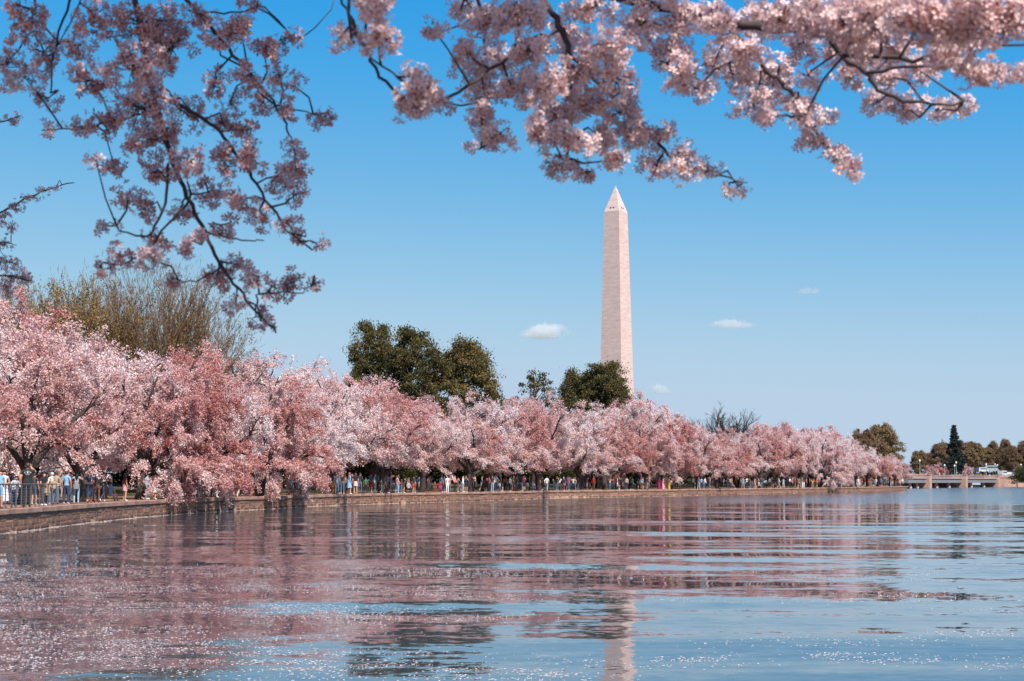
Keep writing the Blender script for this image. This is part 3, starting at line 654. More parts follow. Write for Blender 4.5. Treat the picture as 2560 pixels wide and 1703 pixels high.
# dark understorey that closes the view under the crowns
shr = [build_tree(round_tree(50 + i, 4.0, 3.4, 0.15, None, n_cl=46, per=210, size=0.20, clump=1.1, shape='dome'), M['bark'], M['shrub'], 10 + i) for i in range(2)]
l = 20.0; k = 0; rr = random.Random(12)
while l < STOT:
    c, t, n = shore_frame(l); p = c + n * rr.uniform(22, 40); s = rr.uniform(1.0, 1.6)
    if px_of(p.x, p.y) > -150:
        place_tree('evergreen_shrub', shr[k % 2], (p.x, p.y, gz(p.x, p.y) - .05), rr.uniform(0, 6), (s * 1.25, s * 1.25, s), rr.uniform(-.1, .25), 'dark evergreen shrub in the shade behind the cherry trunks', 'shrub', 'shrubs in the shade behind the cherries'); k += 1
    l += rr.uniform(4.5, 7)

# ------------------------------------------------------------------ obelisk
m, nt, b = new_mat('marble_courses'); N = nt.nodes; L = nt.links
tc = N.new('ShaderNodeTexCoord'); br = N.new('ShaderNodeTexBrick'); geo = N.new('ShaderNodeNewGeometry')
# courses run round the shaft: height on v, distance along the face on u
sx = N.new('ShaderNodeSeparateXYZ'); L.new(tc.outputs['Object'], sx.inputs[0]); sn = N.new('ShaderNodeSeparateXYZ'); L.new(tc.outputs['Normal'], sn.inputs[0])
ab = N.new('ShaderNodeMath'); ab.operation = 'ABSOLUTE'; L.new(sn.outputs[0], ab.inputs[0]); gt = N.new('ShaderNodeMath'); gt.operation = 'GREATER_THAN'; gt.inputs[1].default_value = 0.6; L.new(ab.outputs[0], gt.inputs[0])
mu = N.new('ShaderNodeMix'); mu.data_type = 'FLOAT'; L.new(gt.outputs[0], mu.inputs['Factor']); L.new(sx.outputs[0], mu.inputs['A']); L.new(sx.outputs[1], mu.inputs['B'])
cb = N.new('ShaderNodeCombineXYZ'); L.new(mu.outputs['Result'], cb.inputs[0]); L.new(sx.outputs[2], cb.inputs[1]); L.new(cb.outputs[0], br.inputs['Vector'])
br.inputs['Scale'].default_value = 1.0; br.inputs['Brick Width'].default_value = 2.4; br.inputs['Row Height'].default_value = 0.61; br.inputs['Mortar Size'].default_value = 0.05; br.inputs['Bias'].default_value = -0.2
br.inputs['Color1'].default_value = (0.70, 0.525, 0.47, 1); br.inputs['Color2'].default_value = (0.60, 0.425, 0.385, 1); br.inputs['Mortar'].default_value = (0.43, 0.32, 0.30, 1)
mp = N.new('ShaderNodeMapping'); mp.inputs['Scale'].default_value = (0.15, 0.15, 0.9); L.new(tc.outputs['Object'], mp.inputs[0]); n1 = N.new('ShaderNodeTexNoise'); n1.inputs['Scale'].default_value = 1; n1.inputs['Detail'].default_value = 6; L.new(mp.outputs[0], n1.inputs[0])
mx = N.new('ShaderNodeMix'); mx.data_type = 'RGBA'; mx.blend_type = 'OVERLAY'; mx.inputs['Factor'].default_value = 0.33; L.new(br.outputs[0], mx.inputs['A']); L.new(n1.outputs[0], mx.inputs['B'])
L.new(mx.outputs['Result'], b.inputs['Base Color']); b.inputs['Roughness'].default_value = 0.8
M['marble'] = m
M['dark'] = flat('dark_opening', (0.015, 0.015, 0.018), 0.9, 0.1)
oz = 14.4; ob = empty('obelisk', (MON[0], MON[1], oz), 0)
tag(ob, 'tall white marble obelisk rising behind the blossoming trees', 'obelisk')
ob.rotation_euler = (0, 0, rad(-29.8 - 4.0))
w0, w1 = 16.8 / 2, 10.5 / 2; Hs_ = 152.4
V = [(sx_ * w, sy_ * w, z) for w, z in ((w0, 0), (w1, Hs_)) for sx_, sy_ in ((-1, -1), (1, -1), (1, 1), (-1, 1))]
mobj('shaft', mesh_data('shaft', V, [(0, 1, 5, 4), (1, 2, 6, 5), (2, 3, 7, 6), (3, 0, 4, 7), (3, 2, 1, 0), (4, 5, 6, 7)], [M['marble']]), ob)
w2 = w1 + 0.04
V = [(-w2, -w2, Hs_ + .01), (w2, -w2, Hs_ + .01), (w2, w2, Hs_ + .01), (-w2, w2, Hs_ + .01), (0, 0, Hs_ + 16.8)]
py_ = mobj('pyramidion', mesh_data('pyramidion', V, [(0, 1, 4), (1, 2, 4), (2, 3, 4), (3, 0, 4), (3, 2, 1, 0)], [M['marble']]), ob)
for fc in range(4):
    for s in (-1, 1):
        zc = Hs_ + 2.3; off = w2 * (1 - 2.3 / 16.8); wme_ = MB().box((0, 0, 0), (0.95, 0.5, 0.75)).data('observation_window', [M['dark']])
        o = mobj('observation_window', wme_, py_); a = fc * math.pi / 2
        lx, ly = s * 1.05, -off + 0.1; o.location = (lx * math.cos(a) - ly * math.sin(a), lx * math.sin(a) + ly * math.cos(a), zc); o.rotation_euler = (0, 0, a)

# ------------------------------------------------------------------ bridge on the right
M['pinkstone'] = flat('pink_granite', (0.46, 0.28, 0.215), 0.85, 0.2, 0.8, bump=0.02, bscale=6)
M['beam'] = flat('grey_girder', (0.20, 0.20, 0.21), 0.7, 0.15, 0.6)
M['lampgreen'] = flat('pale_green_iron', (0.17, 0.24, 0.22), 0.5, 0.1, 5)
M['lampglass'] = flat('white_lamp_glass', (0.75, 0.76, 0.74), 0.3, 0.05)
M['railstone'] = flat('pale_balustrade', (0.42, 0.29, 0.26), 0.8, 0.15, 2)
A = [Vector((131.6, 502, 0)), Vector((155.6, 545, 0)), Vector((183.0, 597, 0)), Vector((207.0, 640, 0))]
ax = (A[2] - A[0]).normalized(); nrm = Vector((ax.y, -ax.x, 0)); br_a = math.atan2(ax.y, ax.x)
bro = empty('bridge', A[0]); tag(bro, 'low granite bridge with girders and lamp posts beyond the cherry trees', 'bridge')
def bl(p): return Vector(p) - A[0]
for i, p in enumerate(A[:3]):
    q = bl(p); mb = MB().box((q.x, q.y, 1.7), (3.0, 5.2, 5.0), 0, br_a).box((q.x, q.y, 4.32), (3.3, 5.5, 0.24), 0, br_a)
    mb.build('pier', M['pinkstone'], bro)
for i in range(-1, 2):
    a_, b_ = (A[i], A[i + 1]) if i >= 0 else (A[0] - ax * 26, A[0])
    q0, q1 = bl(a_), bl(b_); mid = (q0 + q1) / 2; Lg = (q1 - q0).length - 3.04
    cx_, cy_ = mid.x - nrm.x * 4.5, mid.y - nrm.y * 4.5
    MB().box((cx_, cy_, 2.3), (Lg, 12, 1.35), 0, br_a).build('girder', M['beam'], bro)
    MB().box((cx_, cy_, 3.1), (Lg, 12.6, 0.24), 0, br_a).build('deck_edge', M['railstone'], bro)
    MB().box((cx_ - nrm.x * 5.6, cy_ - nrm.y * 5.6, 0.55), (Lg + 14, 0.6, 2.1), 0, br_a).build('added_backing', M['beam'], bro)  # added backing that closes the open span so the gap reads dark
    rl = MB(); fx, fy = mid.x + nrm.x * 1.6, mid.y + nrm.y * 1.6
    rl.box((fx, fy, 4.12), (Lg, 0.22, 0.16), 0, br_a); rl.build('handrail', M['railstone'], bro)
    nb_ = int(Lg / 1.9)
    bme = MB().box((0, 0, 0), (0.34, 0.2, 0.81)).data('baluster', [M['railstone']]); pme = MB().box((0, 0, 0), (1.2, 0.05, 0.5)).data('rail_panel', [M['beam']])
    for k in range(nb_):
        t = (k + .5) / nb_ - .5; o = mobj('baluster', bme, bro); o.location = (fx + ax.x * Lg * t, fy + ax.y * Lg * t, 3.63); o.rotation_euler = (0, 0, br_a)
    for t in (-0.19, 0.19):
        o = MB().lathe([(1.0, -0.5), (1.0, 0.0), (0.75, 0.9), (0.75, 1.64)], (mid.x + ax.x * Lg * t, mid.y + ax.y * Lg * t, 0), 10).build('inner_pier', M['pinkstone'], bro)
q0, q1 = bl(A[2]), bl(A[3]); mid = (q0 + q1) / 2; Lg = (q1 - q0).length
mb = MB().box((mid.x + ax.x * 1.5, mid.y + ax.y * 1.5, 1.3), (Lg, 3.0, 4.4), 0, br_a); mb.build('abutment', M['pinkstone'], bro)
mb = MB().box((mid.x + ax.x * 1.5, mid.y + ax.y * 1.5, 3.62), (Lg, 3.3, 0.22), 0, br_a).box((mid.x + ax.x * 1.5 + nrm.x * 1.2, mid.y + ax.y * 1.5 + nrm.y * 1.2, 4.1), (Lg, 0.35, 0.76), 0, br_a); mb.build('parapet', M['railstone'], bro)
def lamp(px, Y, base, top, lab):
    b0 = at(px, base, Y); h = at(px, top, Y).z - b0.z
    t = empty('street_lamp', b0); tag(t, lab, 'lamp', 'lamps on the bridge')
    MB().lathe([(0.24, 0), (0.24, .35), (0.12, .5), (0.085, h * .75), (0.085, h - 0.75)], n=8).build('post', M['lampgreen'], t, True)
    MB().lathe([(0.14, h - .76), (0.30, h - .5), (0.31, h - .25), (0.16, h - .02), (0.03, h)], n=10).build('globe', M['lampglass'], t, True)
for px, Y, base, top, lab in [(2300, 503, 1187, 1149, 'lamp post on the first bridge pier beside the last cherry tree'), (2362, 556, 1190, 1161, 'lamp post on the far parapet between the first two piers'), (2387, 560, 1190, 1162, 'slim lamp post just left of the one on the middle pier'), (2391, 546, 1190, 1154, 'lamp post on the middle bridge pier'),
                              (2466, 598, 1192, 1159, 'lamp post on the right bridge pier'), (2488, 640, 1182, 1159, 'round-globed lamp post behind the abutment near the vehicles'), (2494, 640, 1182, 1161, 'dark lamp post beside the round-globed one'), (2553, 632, 1190, 1160, 'lamp post at the right end of the abutment wall')]:
    lamp(px, Y, base, top, lab)
# vehicles beyond the bridge
M['carwhite'] = flat('white_vehicle_paint', (0.55, 0.56, 0.58), 0.3, 0.03)
M['cargrey'] = flat('grey_vehicle_paint', (0.3, 0.33, 0.36), 0.35, 0.05)
M['glassdark'] = flat('dark_vehicle_glass', (0.03, 0.04, 0.05), 0.1, 0.05)
M['tyre'] = flat('tyre_rubber', (0.02, 0.02, 0.02), 0.9, 0.1)
def vehicle(name, px, Y, base, L_, H_, mat, lab, rz, van=False):
    b0 = at(px, base, Y); t = empty(name, b0, rz); tag(t, lab, 'van' if van else 'car')
    W = 1.9
    prof = [(-.5, .3), (.5, .3), (.5, .8), (.42, 1.0), (.34, H_), (-.48, H_), (-.5, 1.0)] if van else [(-.5, .3), (.5, .3), (.5, .75), (.28, .92), (.12, H_), (-.28, H_), (-.46, .95), (-.5, .8)]
    n = len(prof); V = [(x * L_, y, z) for y in (-W / 2, W / 2) for x, z in prof]
    mobj('body', mesh_data('body', V, [tuple(range(n)), tuple(range(2 * n - 1, n - 1, -1))] + [(i, i + n, (i + 1) % n + n, (i + 1) % n) for i in range(n)], [mat]), t)
    for s in (-1, 1):
        o = MB().box((0, s * (W / 2 + .01), H_ * .72), (L_ * (.72 if van else .34), .03, H_ * .22)).build('side_window', M['glassdark'], t)
    for sx_ in (-.32, .32):
        for s in (-1, 1):
            P = [(sx_ * L_, s * (W / 2 - .12), .33), (sx_ * L_, s * (W / 2 + .03), .33)]; MB().tube(P, 0.33, 12).build('wheel', M['tyre'], t)
for a_ in [('parked_van', 2456, 650, 1181, 5.0, 2.0, M['carwhite'], 'white van parked beyond the bridge left of the bus', 0.4, True), ('parked_bus', 2477, 655, 1180, 8.0, 2.7, M['cargrey'], 'long grey bus with dark windows beyond the bridge', 0.5, True),
           ('parked_car', 2507, 625, 1192, 5.6, 2.4, M['carwhite'], 'white van with a big dark window above the abutment', 0.9, True), ('parked_car', 2527, 640, 1191, 4.6, 1.7, M['carwhite'], 'white car behind the abutment parapet', 0.9), ('parked_car', 2545, 655, 1190, 4.6, 1.7, M['carwhite'], 'white car near the right lamp of the abutment', 0.9)]:
    vehicle(*a_)
for px, Y, s, lab in [(2556, 600, 1.25, 'brownish shrub on the right bank at the end of the abutment'), (2578, 600, 1.4, 'shrub on the right bank cut by the right edge')]:
    b0 = at(px, 1206, Y); place_tree('bank_shrub', shr[0], (b0.x, b0.y, 0.9), 1.0, (s, s, s), 0.35, lab, 'shrub')
rb = MB(); q = at(2556, 1213, 596); rb.box((q.x + 6, 596, 0.5), (16, 1.2, 2.2)); tag(rb.build('bank_wall', M['pinkstone']), 'low stone bank wall at the right edge below the shrubs', 'wall')

# ------------------------------------------------------------------ clouds
def cloud(px0, py0, px1, py1, Y, dens, seed, lab):
    a_, b_ = at(px0, py0, Y), at(px1, py1, Y); c = (a_ + b_) / 2; w, h = abs(b_.x - a_.x) / 2, abs(b_.z - a_.z) / 2
    r = random.Random(seed); bm = bmesh.new()
    bmesh.ops.create_icosphere(bm, subdivisions=4, radius=1)
    for v in bm.verts:
        d = v.co.normalized(); k = 1.0 + 0.0 * math.sin(d.x * 5 + seed) + 0.0
        v.co = Vector((d.x * w * k, d.y * w * .6 * k, d.z * h * k * (0.45 if d.z < 0 else 1.0)))
    me = bpy.data.meshes.new('cloud'); bm.to_mesh(me); bm.free()
    m = bpy.data.materials.new('cloud_vapour'); m.use_nodes = True; N = m.node_tree.nodes; L = m.node_tree.links
    for n in list(N): N.remove(n)
    out = N.new('ShaderNodeOutputMaterial'); pv = N.new('ShaderNodeVolumePrincipled'); pv.inputs['Color'].default_value = (1, 1, 1, 1); pv.inputs['Anisotropy'].default_value = 0.2
    tc = N.new('ShaderNodeTexCoord'); no = N.new('ShaderNodeTexNoise'); no.inputs['Scale'].default_value = 1.1 / h; no.inputs['Detail'].default_value = 6; no.inputs['Roughness'].default_value = 0.6
    mp = N.new('ShaderNodeMapping'); mp.inputs['Location'].default_value = (seed * 31, 0, 0); L.new(tc.outputs['Object'], mp.inputs[0]); L.new(mp.outputs[0], no.inputs[0])
    ms = N.new('ShaderNodeMapping'); ms.inputs['Scale'].default_value = (1 / w, 1 / (w * .6), 1 / h); L.new(tc.outputs['Object'], ms.inputs[0]); ln = N.new('ShaderNodeVectorMath'); ln.operation = 'LENGTH'; L.new(ms.outputs[0], ln.inputs[0])
    su = N.new('ShaderNodeMath'); su.operation = 'MULTIPLY_ADD'; su.inputs[1].default_value = -0.62; L.new(ln.outputs['Value'], su.inputs[0]); nk = N.new('ShaderNodeMath'); nk.operation = 'MULTIPLY'; nk.inputs[1].default_value = 1.25; L.new(no.outputs[0], nk.inputs[0]); L.new(nk.outputs[0], su.inputs[2])
    mr = N.new('ShaderNodeMapRange'); mr.inputs[1].default_value = 0.14; mr.inputs[2].default_value = 0.34; mr.inputs[3].default_value = 0; mr.inputs[4].default_value = dens / w; L.new(su.outputs[0], mr.inputs[0])
    L.new(mr.outputs[0], pv.inputs['Density']); L.new(pv.outputs[0], out.inputs['Volume'])
    me.materials.append(m); o = mobj('cloud', me, None, c); tag(o, lab, 'cloud', 'small clouds low in the sky')
cloud(1285, 800, 1435, 866, 5000, 3.2, 1.0, 'small white puffy cloud just left of the obelisk')
cloud(1755, 795, 1905, 830, 5200, 2.2, 2.0, 'thin flat cloud right of the obelisk')
cloud(1615, 955, 1690, 995, 5400, 1.5, 3.0, 'faint slanting wisp of cloud low beside the obelisk')
cloud(1970, 715, 2070, 742, 5600, 0.8, 4.0, 'very faint wisp of cloud high on the right')

# ------------------------------------------------------------------ people
PAL = {}
def cloth(name, col, rough=0.85):
    if name not in PAL: PAL[name] = flat('cloth_' + name.replace(' ', '_').replace('-', '_'), col, rough, 0.14, 9)
    return PAL[name]
CLO = {'white': (.78, .77, .77), 'black': (.018, .018, .02), 'navy': (.03, .045, .09), 'light blue': (.22, .43, .66), 'blue': (.06, .16, .36), 'denim': (.09, .15, .23), 'light denim': (.28, .42, .55), 'grey': (.22, .23, .24),
       'dark grey': (.06, .062, .066), 'light grey': (.48, .50, .52), 'brown': (.16, .075, .05), 'tan': (.42, .29, .2), 'khaki': (.36, .28, .2), 'red': (.55, .035, .04), 'coral': (.72, .16, .11), 'orange': (.72, .22, .04), 'yellow': (.55, .33, .035),
       'magenta': (.30, .015, .10), 'pink': (.72, .33, .37), 'pale pink': (.72, .50, .48), 'teal': (.05, .17, .2), 'green': (.08, .15, .07), 'cream': (.68, .58, .5), 'maroon': (.22, .035, .04)}
SKINS = [(.55, .30, .21), (.42, .215, .14), (.62, .37, .28), (.20, .10, .065)]
for k_, c_ in CLO.items(): cloth(k_, c_)
SKINM = [flat('skin_tone', c_, 0.55, 0.08, 14) for c_ in SKINS]
HAIRM = {k_: flat(k_ + '_hair', c_, 0.5, 0.25, 30) for k_, c_ in {'black': (.012, .01, .01), 'brown': (.05, .028, .018), 'auburn': (.20, .065, .035), 'blond': (.40, .27, .14)}.items()}

def pose_joints(pose, heavy=1.0):
    J = {'pelvis': (0, 0, .95), 'waist': (0, 0, 1.08), 'chest': (0, 0, 1.29), 'nb': (0, -.01, 1.46), 'neck': (0, 0, 1.53), 'head': (0, .02, 1.61), 'top': (0, .01, 1.69)}
    for s, k in ((-1, 'l'), (1, 'r')):
        J['sh' + k] = (s * .175, 0, 1.43); J['el' + k] = (s * .235, -.02, 1.16); J['wr' + k] = (s * .235, .06, .93); J['ha' + k] = (s * .225, .09, .85)
        J['hi' + k] = (s * .095, 0, .90); J['kn' + k] = (s * .105, .02, .50); J['an' + k] = (s * .11, -.02, .09); J['to' + k] = (s * .125, .14, .035)
    def st(**kw):
        for k, v in kw.items(): J[k] = v
    if pose == 'walk':
        st(knl=(-.1, .19, .53), anl=(-.1, .24, .10), tol=(-.1, .39, .05), knr=(.1, .03, .50), anr=(.1, -.30, .15), tor=(.1, -.20, .045), ell=(-.24, -.12, 1.18), wrl=(-.23, -.05, .95), hal=(-.22, -.01, .88), elr=(.24, .06, 1.17), wrr=(.22, .2, 1.0), har=(.21, .25, .94))
    elif pose == 'photo':
        st(ell=(-.25, .13, 1.24), wrl=(-.11, .30, 1.44), hal=(-.06, .33, 1.52), elr=(.25, .13, 1.24), wrr=(.11, .30, 1.44), har=(.06, .33, 1.52))
    elif pose == 'armup':
        st(elr=(.30, .10, 1.38), wrr=(.12, .10, 1.56), har=(.10, .10, 1.64), ell=(-.27, -.03, 1.17), wrl=(-.25, .05, .95))
    elif pose == 'handsup':
        st(elr=(.33, .05, 1.30), wrr=(.26, .12, 1.52), har=(.24, .13, 1.60), ell=(-.33, .05, 1.30), wrl=(-.26, .12, 1.52), hal=(-.24, .13, 1.60))
    elif pose == 'fold':
        st(ell=(-.26, .02, 1.17), wrl=(-.04, .20, 1.14), hal=(.05, .21, 1.16), elr=(.26, .02, 1.15), wrr=(.04, .20, 1.08), har=(-.04, .21, 1.08))
    elif pose == 'lean':
        st(ell=(-.28, .08, 1.2), wrl=(-.22, .30, 1.12), hal=(-.2, .37, 1.12), elr=(.28, .08, 1.2), wrr=(.22, .30, 1.12), har=(.2, .37, 1.12), chest=(0, .07, 1.28), nb=(0, .11, 1.44), neck=(0, .14, 1.5), head=(0, .17, 1.57), top=(0, .17, 1.65), shl=(-.175, .1, 1.41), shr=(.175, .1, 1.41))
    elif pose == 'stance':
        st(knl=(-.17, .02, .5), anl=(-.22, -.02, .09), tol=(-.26, .13, .035), knr=(.12, .06, .51), anr=(.16, 0, .09), tor=(.2, .15, .035))
    elif pose in ('sit', 'sitwall'):
        dz = -.50
        for k in list(J):
            if k[:2] not in ('kn', 'an', 'to'): J[k] = (J[k][0], J[k][1], J[k][2] + dz)
        for s, k in ((-1, 'l'), (1, 'r')):
            J['kn' + k] = (s * .12, .43, .47); J['an' + k] = (s * .12, .46, .09) if pose == 'sit' else (s * .1, .42, .06); J['to' + k] = (s * .13, .6, .04) if pose == 'sit' else (s * .1, .56, .0)
            J['wr' + k] = (s * .18, .24, .55); J['ha' + k] = (s * .15, .32, .55); J['el' + k] = (s * .26, .05, .66)
        if pose == 'sit':
            for k in list(J): J[k] = (J[k][0], J[k][1], J[k][2])
    elif pose == 'bend':
        st(waist=(0, .05, 1.06), chest=(0, .2, 1.2), nb=(0, .33, 1.3), neck=(0, .38, 1.34), head=(0, .45, 1.36), top=(0, .52, 1.4), shl=(-.175, .3, 1.27), shr=(.175, .3, 1.27), ell=(-.22, .38, 1.02), wrl=(-.16, .48, .82), hal=(-.14, .52, .74), elr=(.22, .38, 1.02), wrr=(.16, .48, .82), har=(.14, .52, .74))
    return J
RADII = {'pelvis': .135, 'waist': .125, 'chest': .145, 'nb': .085, 'neck': .056, 'head': .093, 'top': .062, 'sh': .068, 'el': .047, 'wr': .033, 'ha': .038, 'hi': .092, 'kn': .062, 'an': .044, 'to': .036}
CHAIN = [('pelvis', 'waist'), ('waist', 'chest'), ('chest', 'nb'), ('nb', 'neck'), ('neck', 'head'), ('head', 'top')]
for k_ in 'lr': CHAIN += [('nb', 'sh' + k_), ('sh' + k_, 'el' + k_), ('el' + k_, 'wr' + k_), ('wr' + k_, 'ha' + k_), ('pelvis', 'hi' + k_), ('hi' + k_, 'kn' + k_), ('kn' + k_, 'an' + k_), ('an' + k_, 'to' + k_)]
# slots: 0 skin 1 torso 2 upper sleeve 3 lower sleeve 4 hips and thigh 5 shin 6 shoe
def region(a, b_, t):
    if a in ('neck', 'head') or (a == 'nb' and b_ == 'neck' and t > .5): return 0
    if a in ('waist', 'chest') or (a == 'nb'): return 1
    if a == 'pelvis': return 4 if b_ != 'waist' or t < .45 else 1
    if a[:2] == 'sh': return 2 if t < .55 else 3
    if a[:2] == 'el': return 3 if t < .92 else 0
    if a[:2] == 'wr': return 0
    if a[:2] == 'hi': return 4 if t < .82 else 5
    if a[:2] == 'kn': return 5 if t < .93 else 6
    return 6
BODIES = {}
def body_mesh(pose, heavy=1.0):
    key = (pose, heavy)
    if key in BODIES: return BODIES[key]
    J = pose_joints(pose); names = list(J); idx = {n: i for i, n in enumerate(names)}
    me = bpy.data.meshes.new('sk'); me.from_pydata([J[n] for n in names], [(idx[a], idx[b_]) for a, b_ in CHAIN], [])
    o = bpy.data.objects.new('sk', me); COL.objects.link(o); o.modifiers.new('s', 'SKIN')
    sv = me.skin_vertices[0].data
    for n in names:
        r = RADII.get(n, RADII.get(n[:2], .05)) * (heavy if n not in ('head', 'top', 'neck') else 1); sv[idx[n]].radius = (r, r)
        sv[idx[n]].use_root = n == 'pelvis'
    o.modifiers['s'].use_smooth_shade = True; o.modifiers['s'].branch_smoothing = 0.3
    sb_ = o.modifiers.new('d', 'SUBSURF'); sb_.levels = 2
    dg = bpy.context.evaluated_depsgraph_get(); dg.update(); ev = o.evaluated_get(dg); tm = bpy.data.meshes.new_from_object(ev)
    V = np.array([v.co[:] for v in tm.vertices]); F = [list(p.vertices) for p in tm.polygons]
    bpy.data.objects.remove(o); bpy.data.meshes.remove(tm)
    # flatten the trunk front to back
    if pose not in ('bend',):
        c = np.array(J['chest']); w = np.exp(-((V[:, 2] - (c[2] - .12)) / .22) ** 2) * (np.abs(V[:, 0]) < .24); V[:, 1] = c[1] + (V[:, 1] - c[1]) * (1 - .25 * w * (np.abs(V[:, 1] - c[1]) < .2))
    cen = np.array([V[f].mean(0) for f in F]); best = np.full(len(F), 1e9); reg = np.zeros(len(F), int)
    for a, b_ in CHAIN:
        A_, B_ = np.array(J[a]), np.array(J[b_]); ab = B_ - A_; t = np.clip(((cen - A_) @ ab) / (ab @ ab), 0, 1); ra, rb_ = [RADII.get(n, RADII.get(n[:2], .05)) for n in (a, b_)]
        d = np.linalg.norm(cen - (A_ + t[:, None] * ab), axis=1) / (ra + (rb_ - ra) * t)
        q = d < best; best[q] = d[q]; reg[q] = [region(a, b_, tt) for tt in t[q]]
    mb = MB(); mb.V = [tuple(v) for v in V]; mb.F = F; mb.M = list(reg)
    for k in 'lr':          # fingers, thumb
        w, h = Vector(J['wr' + k]), Vector(J['ha' + k]); d = (h - w).normalized(); s = -1 if k == 'l' else 1; u = d.cross(Vector((0, 1, 0.2)))
        u = (u.normalized() if u.length > .1 else Vector((1, 0, 0)))
        for i, L_ in enumerate((.060, .072, .068, .052)):
            b0 = h + u * (i - 1.5) * .017 + d * .012; mb.tube([b0, b0 + d * L_ * .6, b0 + d * L_ * .95 + Vector((0, .012, 0))], [.009, .0085, .006], 5, 0)
        b0 = w + d * .04 + u * .03 * (-s); mb.tube([b0, b0 + d * .03 + u * .02 * (-s), b0 + d * .06 + u * .022 * (-s)], [.012, .01, .007], 5, 0)
    hd = Vector(J['head']); mb.tube([hd + Vector((0, .075, .03)), hd + Vector((0, .108, -.005)), hd + Vector((0, .09, -.02))], [.008, .015, .01], 5, 0)       # nose
    for s in (-1, 1): mb.tube([hd + Vector((s * .082, -.005, .03)), hd + Vector((s * .100, -.012, .012)), hd + Vector((s * .085, 0, -.03))], [.012, .016, .01], 5, 0)
    me = mb.data('body', [SKINM[0]] * 7, True); BODIES[key] = (me, J); return BODIES[key]
def hair_mesh(kind):
    V = []; F = []; n, m_ = 14, 8
    for i in range(m_ + 1):
        ph = i / m_ * (1.75 if kind != 'long' else 2.25)
        for k in range(n):
            a = 2 * math.pi * k / n; fr = max(0, math.sin(a)); p2 = min(ph, 1.25 - .3 * fr) if fr > .25 else ph
            r = .108; x, y, z = r * math.sin(p2) * math.cos(a) * .92, r * math.sin(p2) * math.sin(a) * 1.05, r * math.cos(p2) * 1.12
            if kind == 'long' and ph > 1.6 and fr < .2: z -= (ph - 1.6) * .42; x *= 1.25; y = y * 1.1 - .02
            if kind == 'cap' and ph > 1.2 and math.sin(a) > .5: y += .07
            V.append((x, y - .005, z + .035))
    for i in range(m_):
        for k in range(n): F.append((i * n + k, (i + 1) * n + k, (i + 1) * n + (k + 1) % n, i * n + (k + 1) % n))
    return mesh_data('hair', V, F, [HAIRM['black']], True)
HAIR = {k_: hair_mesh(k_) for k_ in ('short', 'long', 'cap')}
def gown(name, z0, z1, r0, r1, seed):
    V = []; F = []; n, m_ = 22, 8; r = random.Random(seed)
    for i in range(m_ + 1):
        t = i / m_; rr_ = r0 + (r1 - r0) * t ** 0.8
        for k in range(n):
            a = 2 * math.pi * k / n; q = rr_ * (1 + .09 * t * math.sin(a * 6 + seed)); V.append((q * math.cos(a), q * math.sin(a) * .82, z0 + (z1 - z0) * t + .012 * t * math.sin(a * 3)))
    for i in range(m_):
        for k in range(n): F.append((i * n + k, (i + 1) * n + k, (i + 1) * n + (k + 1) % n, i * n + (k + 1) % n))
    return mesh_data(name, V, F, [PAL['white']], True)
GOWN = {'dress': gown('dress', 1.16, .52, .15, .25, 1), 'skirt': gown('skirt', 1.06, .66, .15, .19, 2), 'robe': gown('robe', 1.24, .06, .165, .25, 3), 'longdress': gown('dress', 1.16, .36, .15, .24, 4)}
NP = 0
people = []
def slot(o, mats):
    for i, m_ in enumerate(mats):
        o.material_slots[i].link = 'OBJECT'; o.material_slots[i].material = m_
def person(px, inland, top, bottom, pose='stand', h=1.70, face=0.0, legs='long', sleeve='short', hair='short', haircol='black', skin=0, dress=None, heavy=1.0, zoff=0.0, shoes='dark grey', loc=None, extra='', label=None, group='people strolling on the bank'):
    global NP
    if loc is None:
        p, l, t, n = shore_at(px, inland); loc = Vector((p.x, p.y, max(gz(p.x, p.y), 1.0 if inland < .65 else 0) + zoff))
    if px is not None and 815 < px < 975: h *= 1.12
    me, J = body_mesh(pose, heavy); sc = h / 1.70
    # face 0: towards the water and the camera side
    base = math.atan2(-loc.y, -loc.x) - math.pi / 2
    r = empty('person', loc, base + face, sc)
    o = mobj('body', me, r)
    S, T_, B_ = SKINM[skin], PAL[top], PAL[bottom]
    slot(o, [S, T_, T_ if sleeve != 'none' else S, T_ if sleeve == 'long' else S, B_ if legs != 'bare' else (B_ if dress is None else S), B_ if legs == 'long' else S, PAL[shoes]])
    hd = J['head']; ho = mobj('hair' if hair != 'cap' else 'cap', HAIR[hair], r); ho.location = hd; slot(ho, [HAIRM[haircol] if hair != 'cap' else PAL[haircol]])
    if pose == 'bend': ho.rotation_euler = (-.9, 0, 0)
    if dress:
        d = mobj({'longdress': 'dress'}.get(dress, dress), GOWN[dress], r); slot(d, [PAL[bottom]])
        if pose in ('sit',): d.hide_render = True
    r['label'] = label or ''; r['category'] = 'person'; r['group'] = group
    people.append([r, px if px is not None else 0, inland, top, bottom, pose, legs, dress, hair, haircol, extra, label]); NP += 1
    return r
W = 0.0
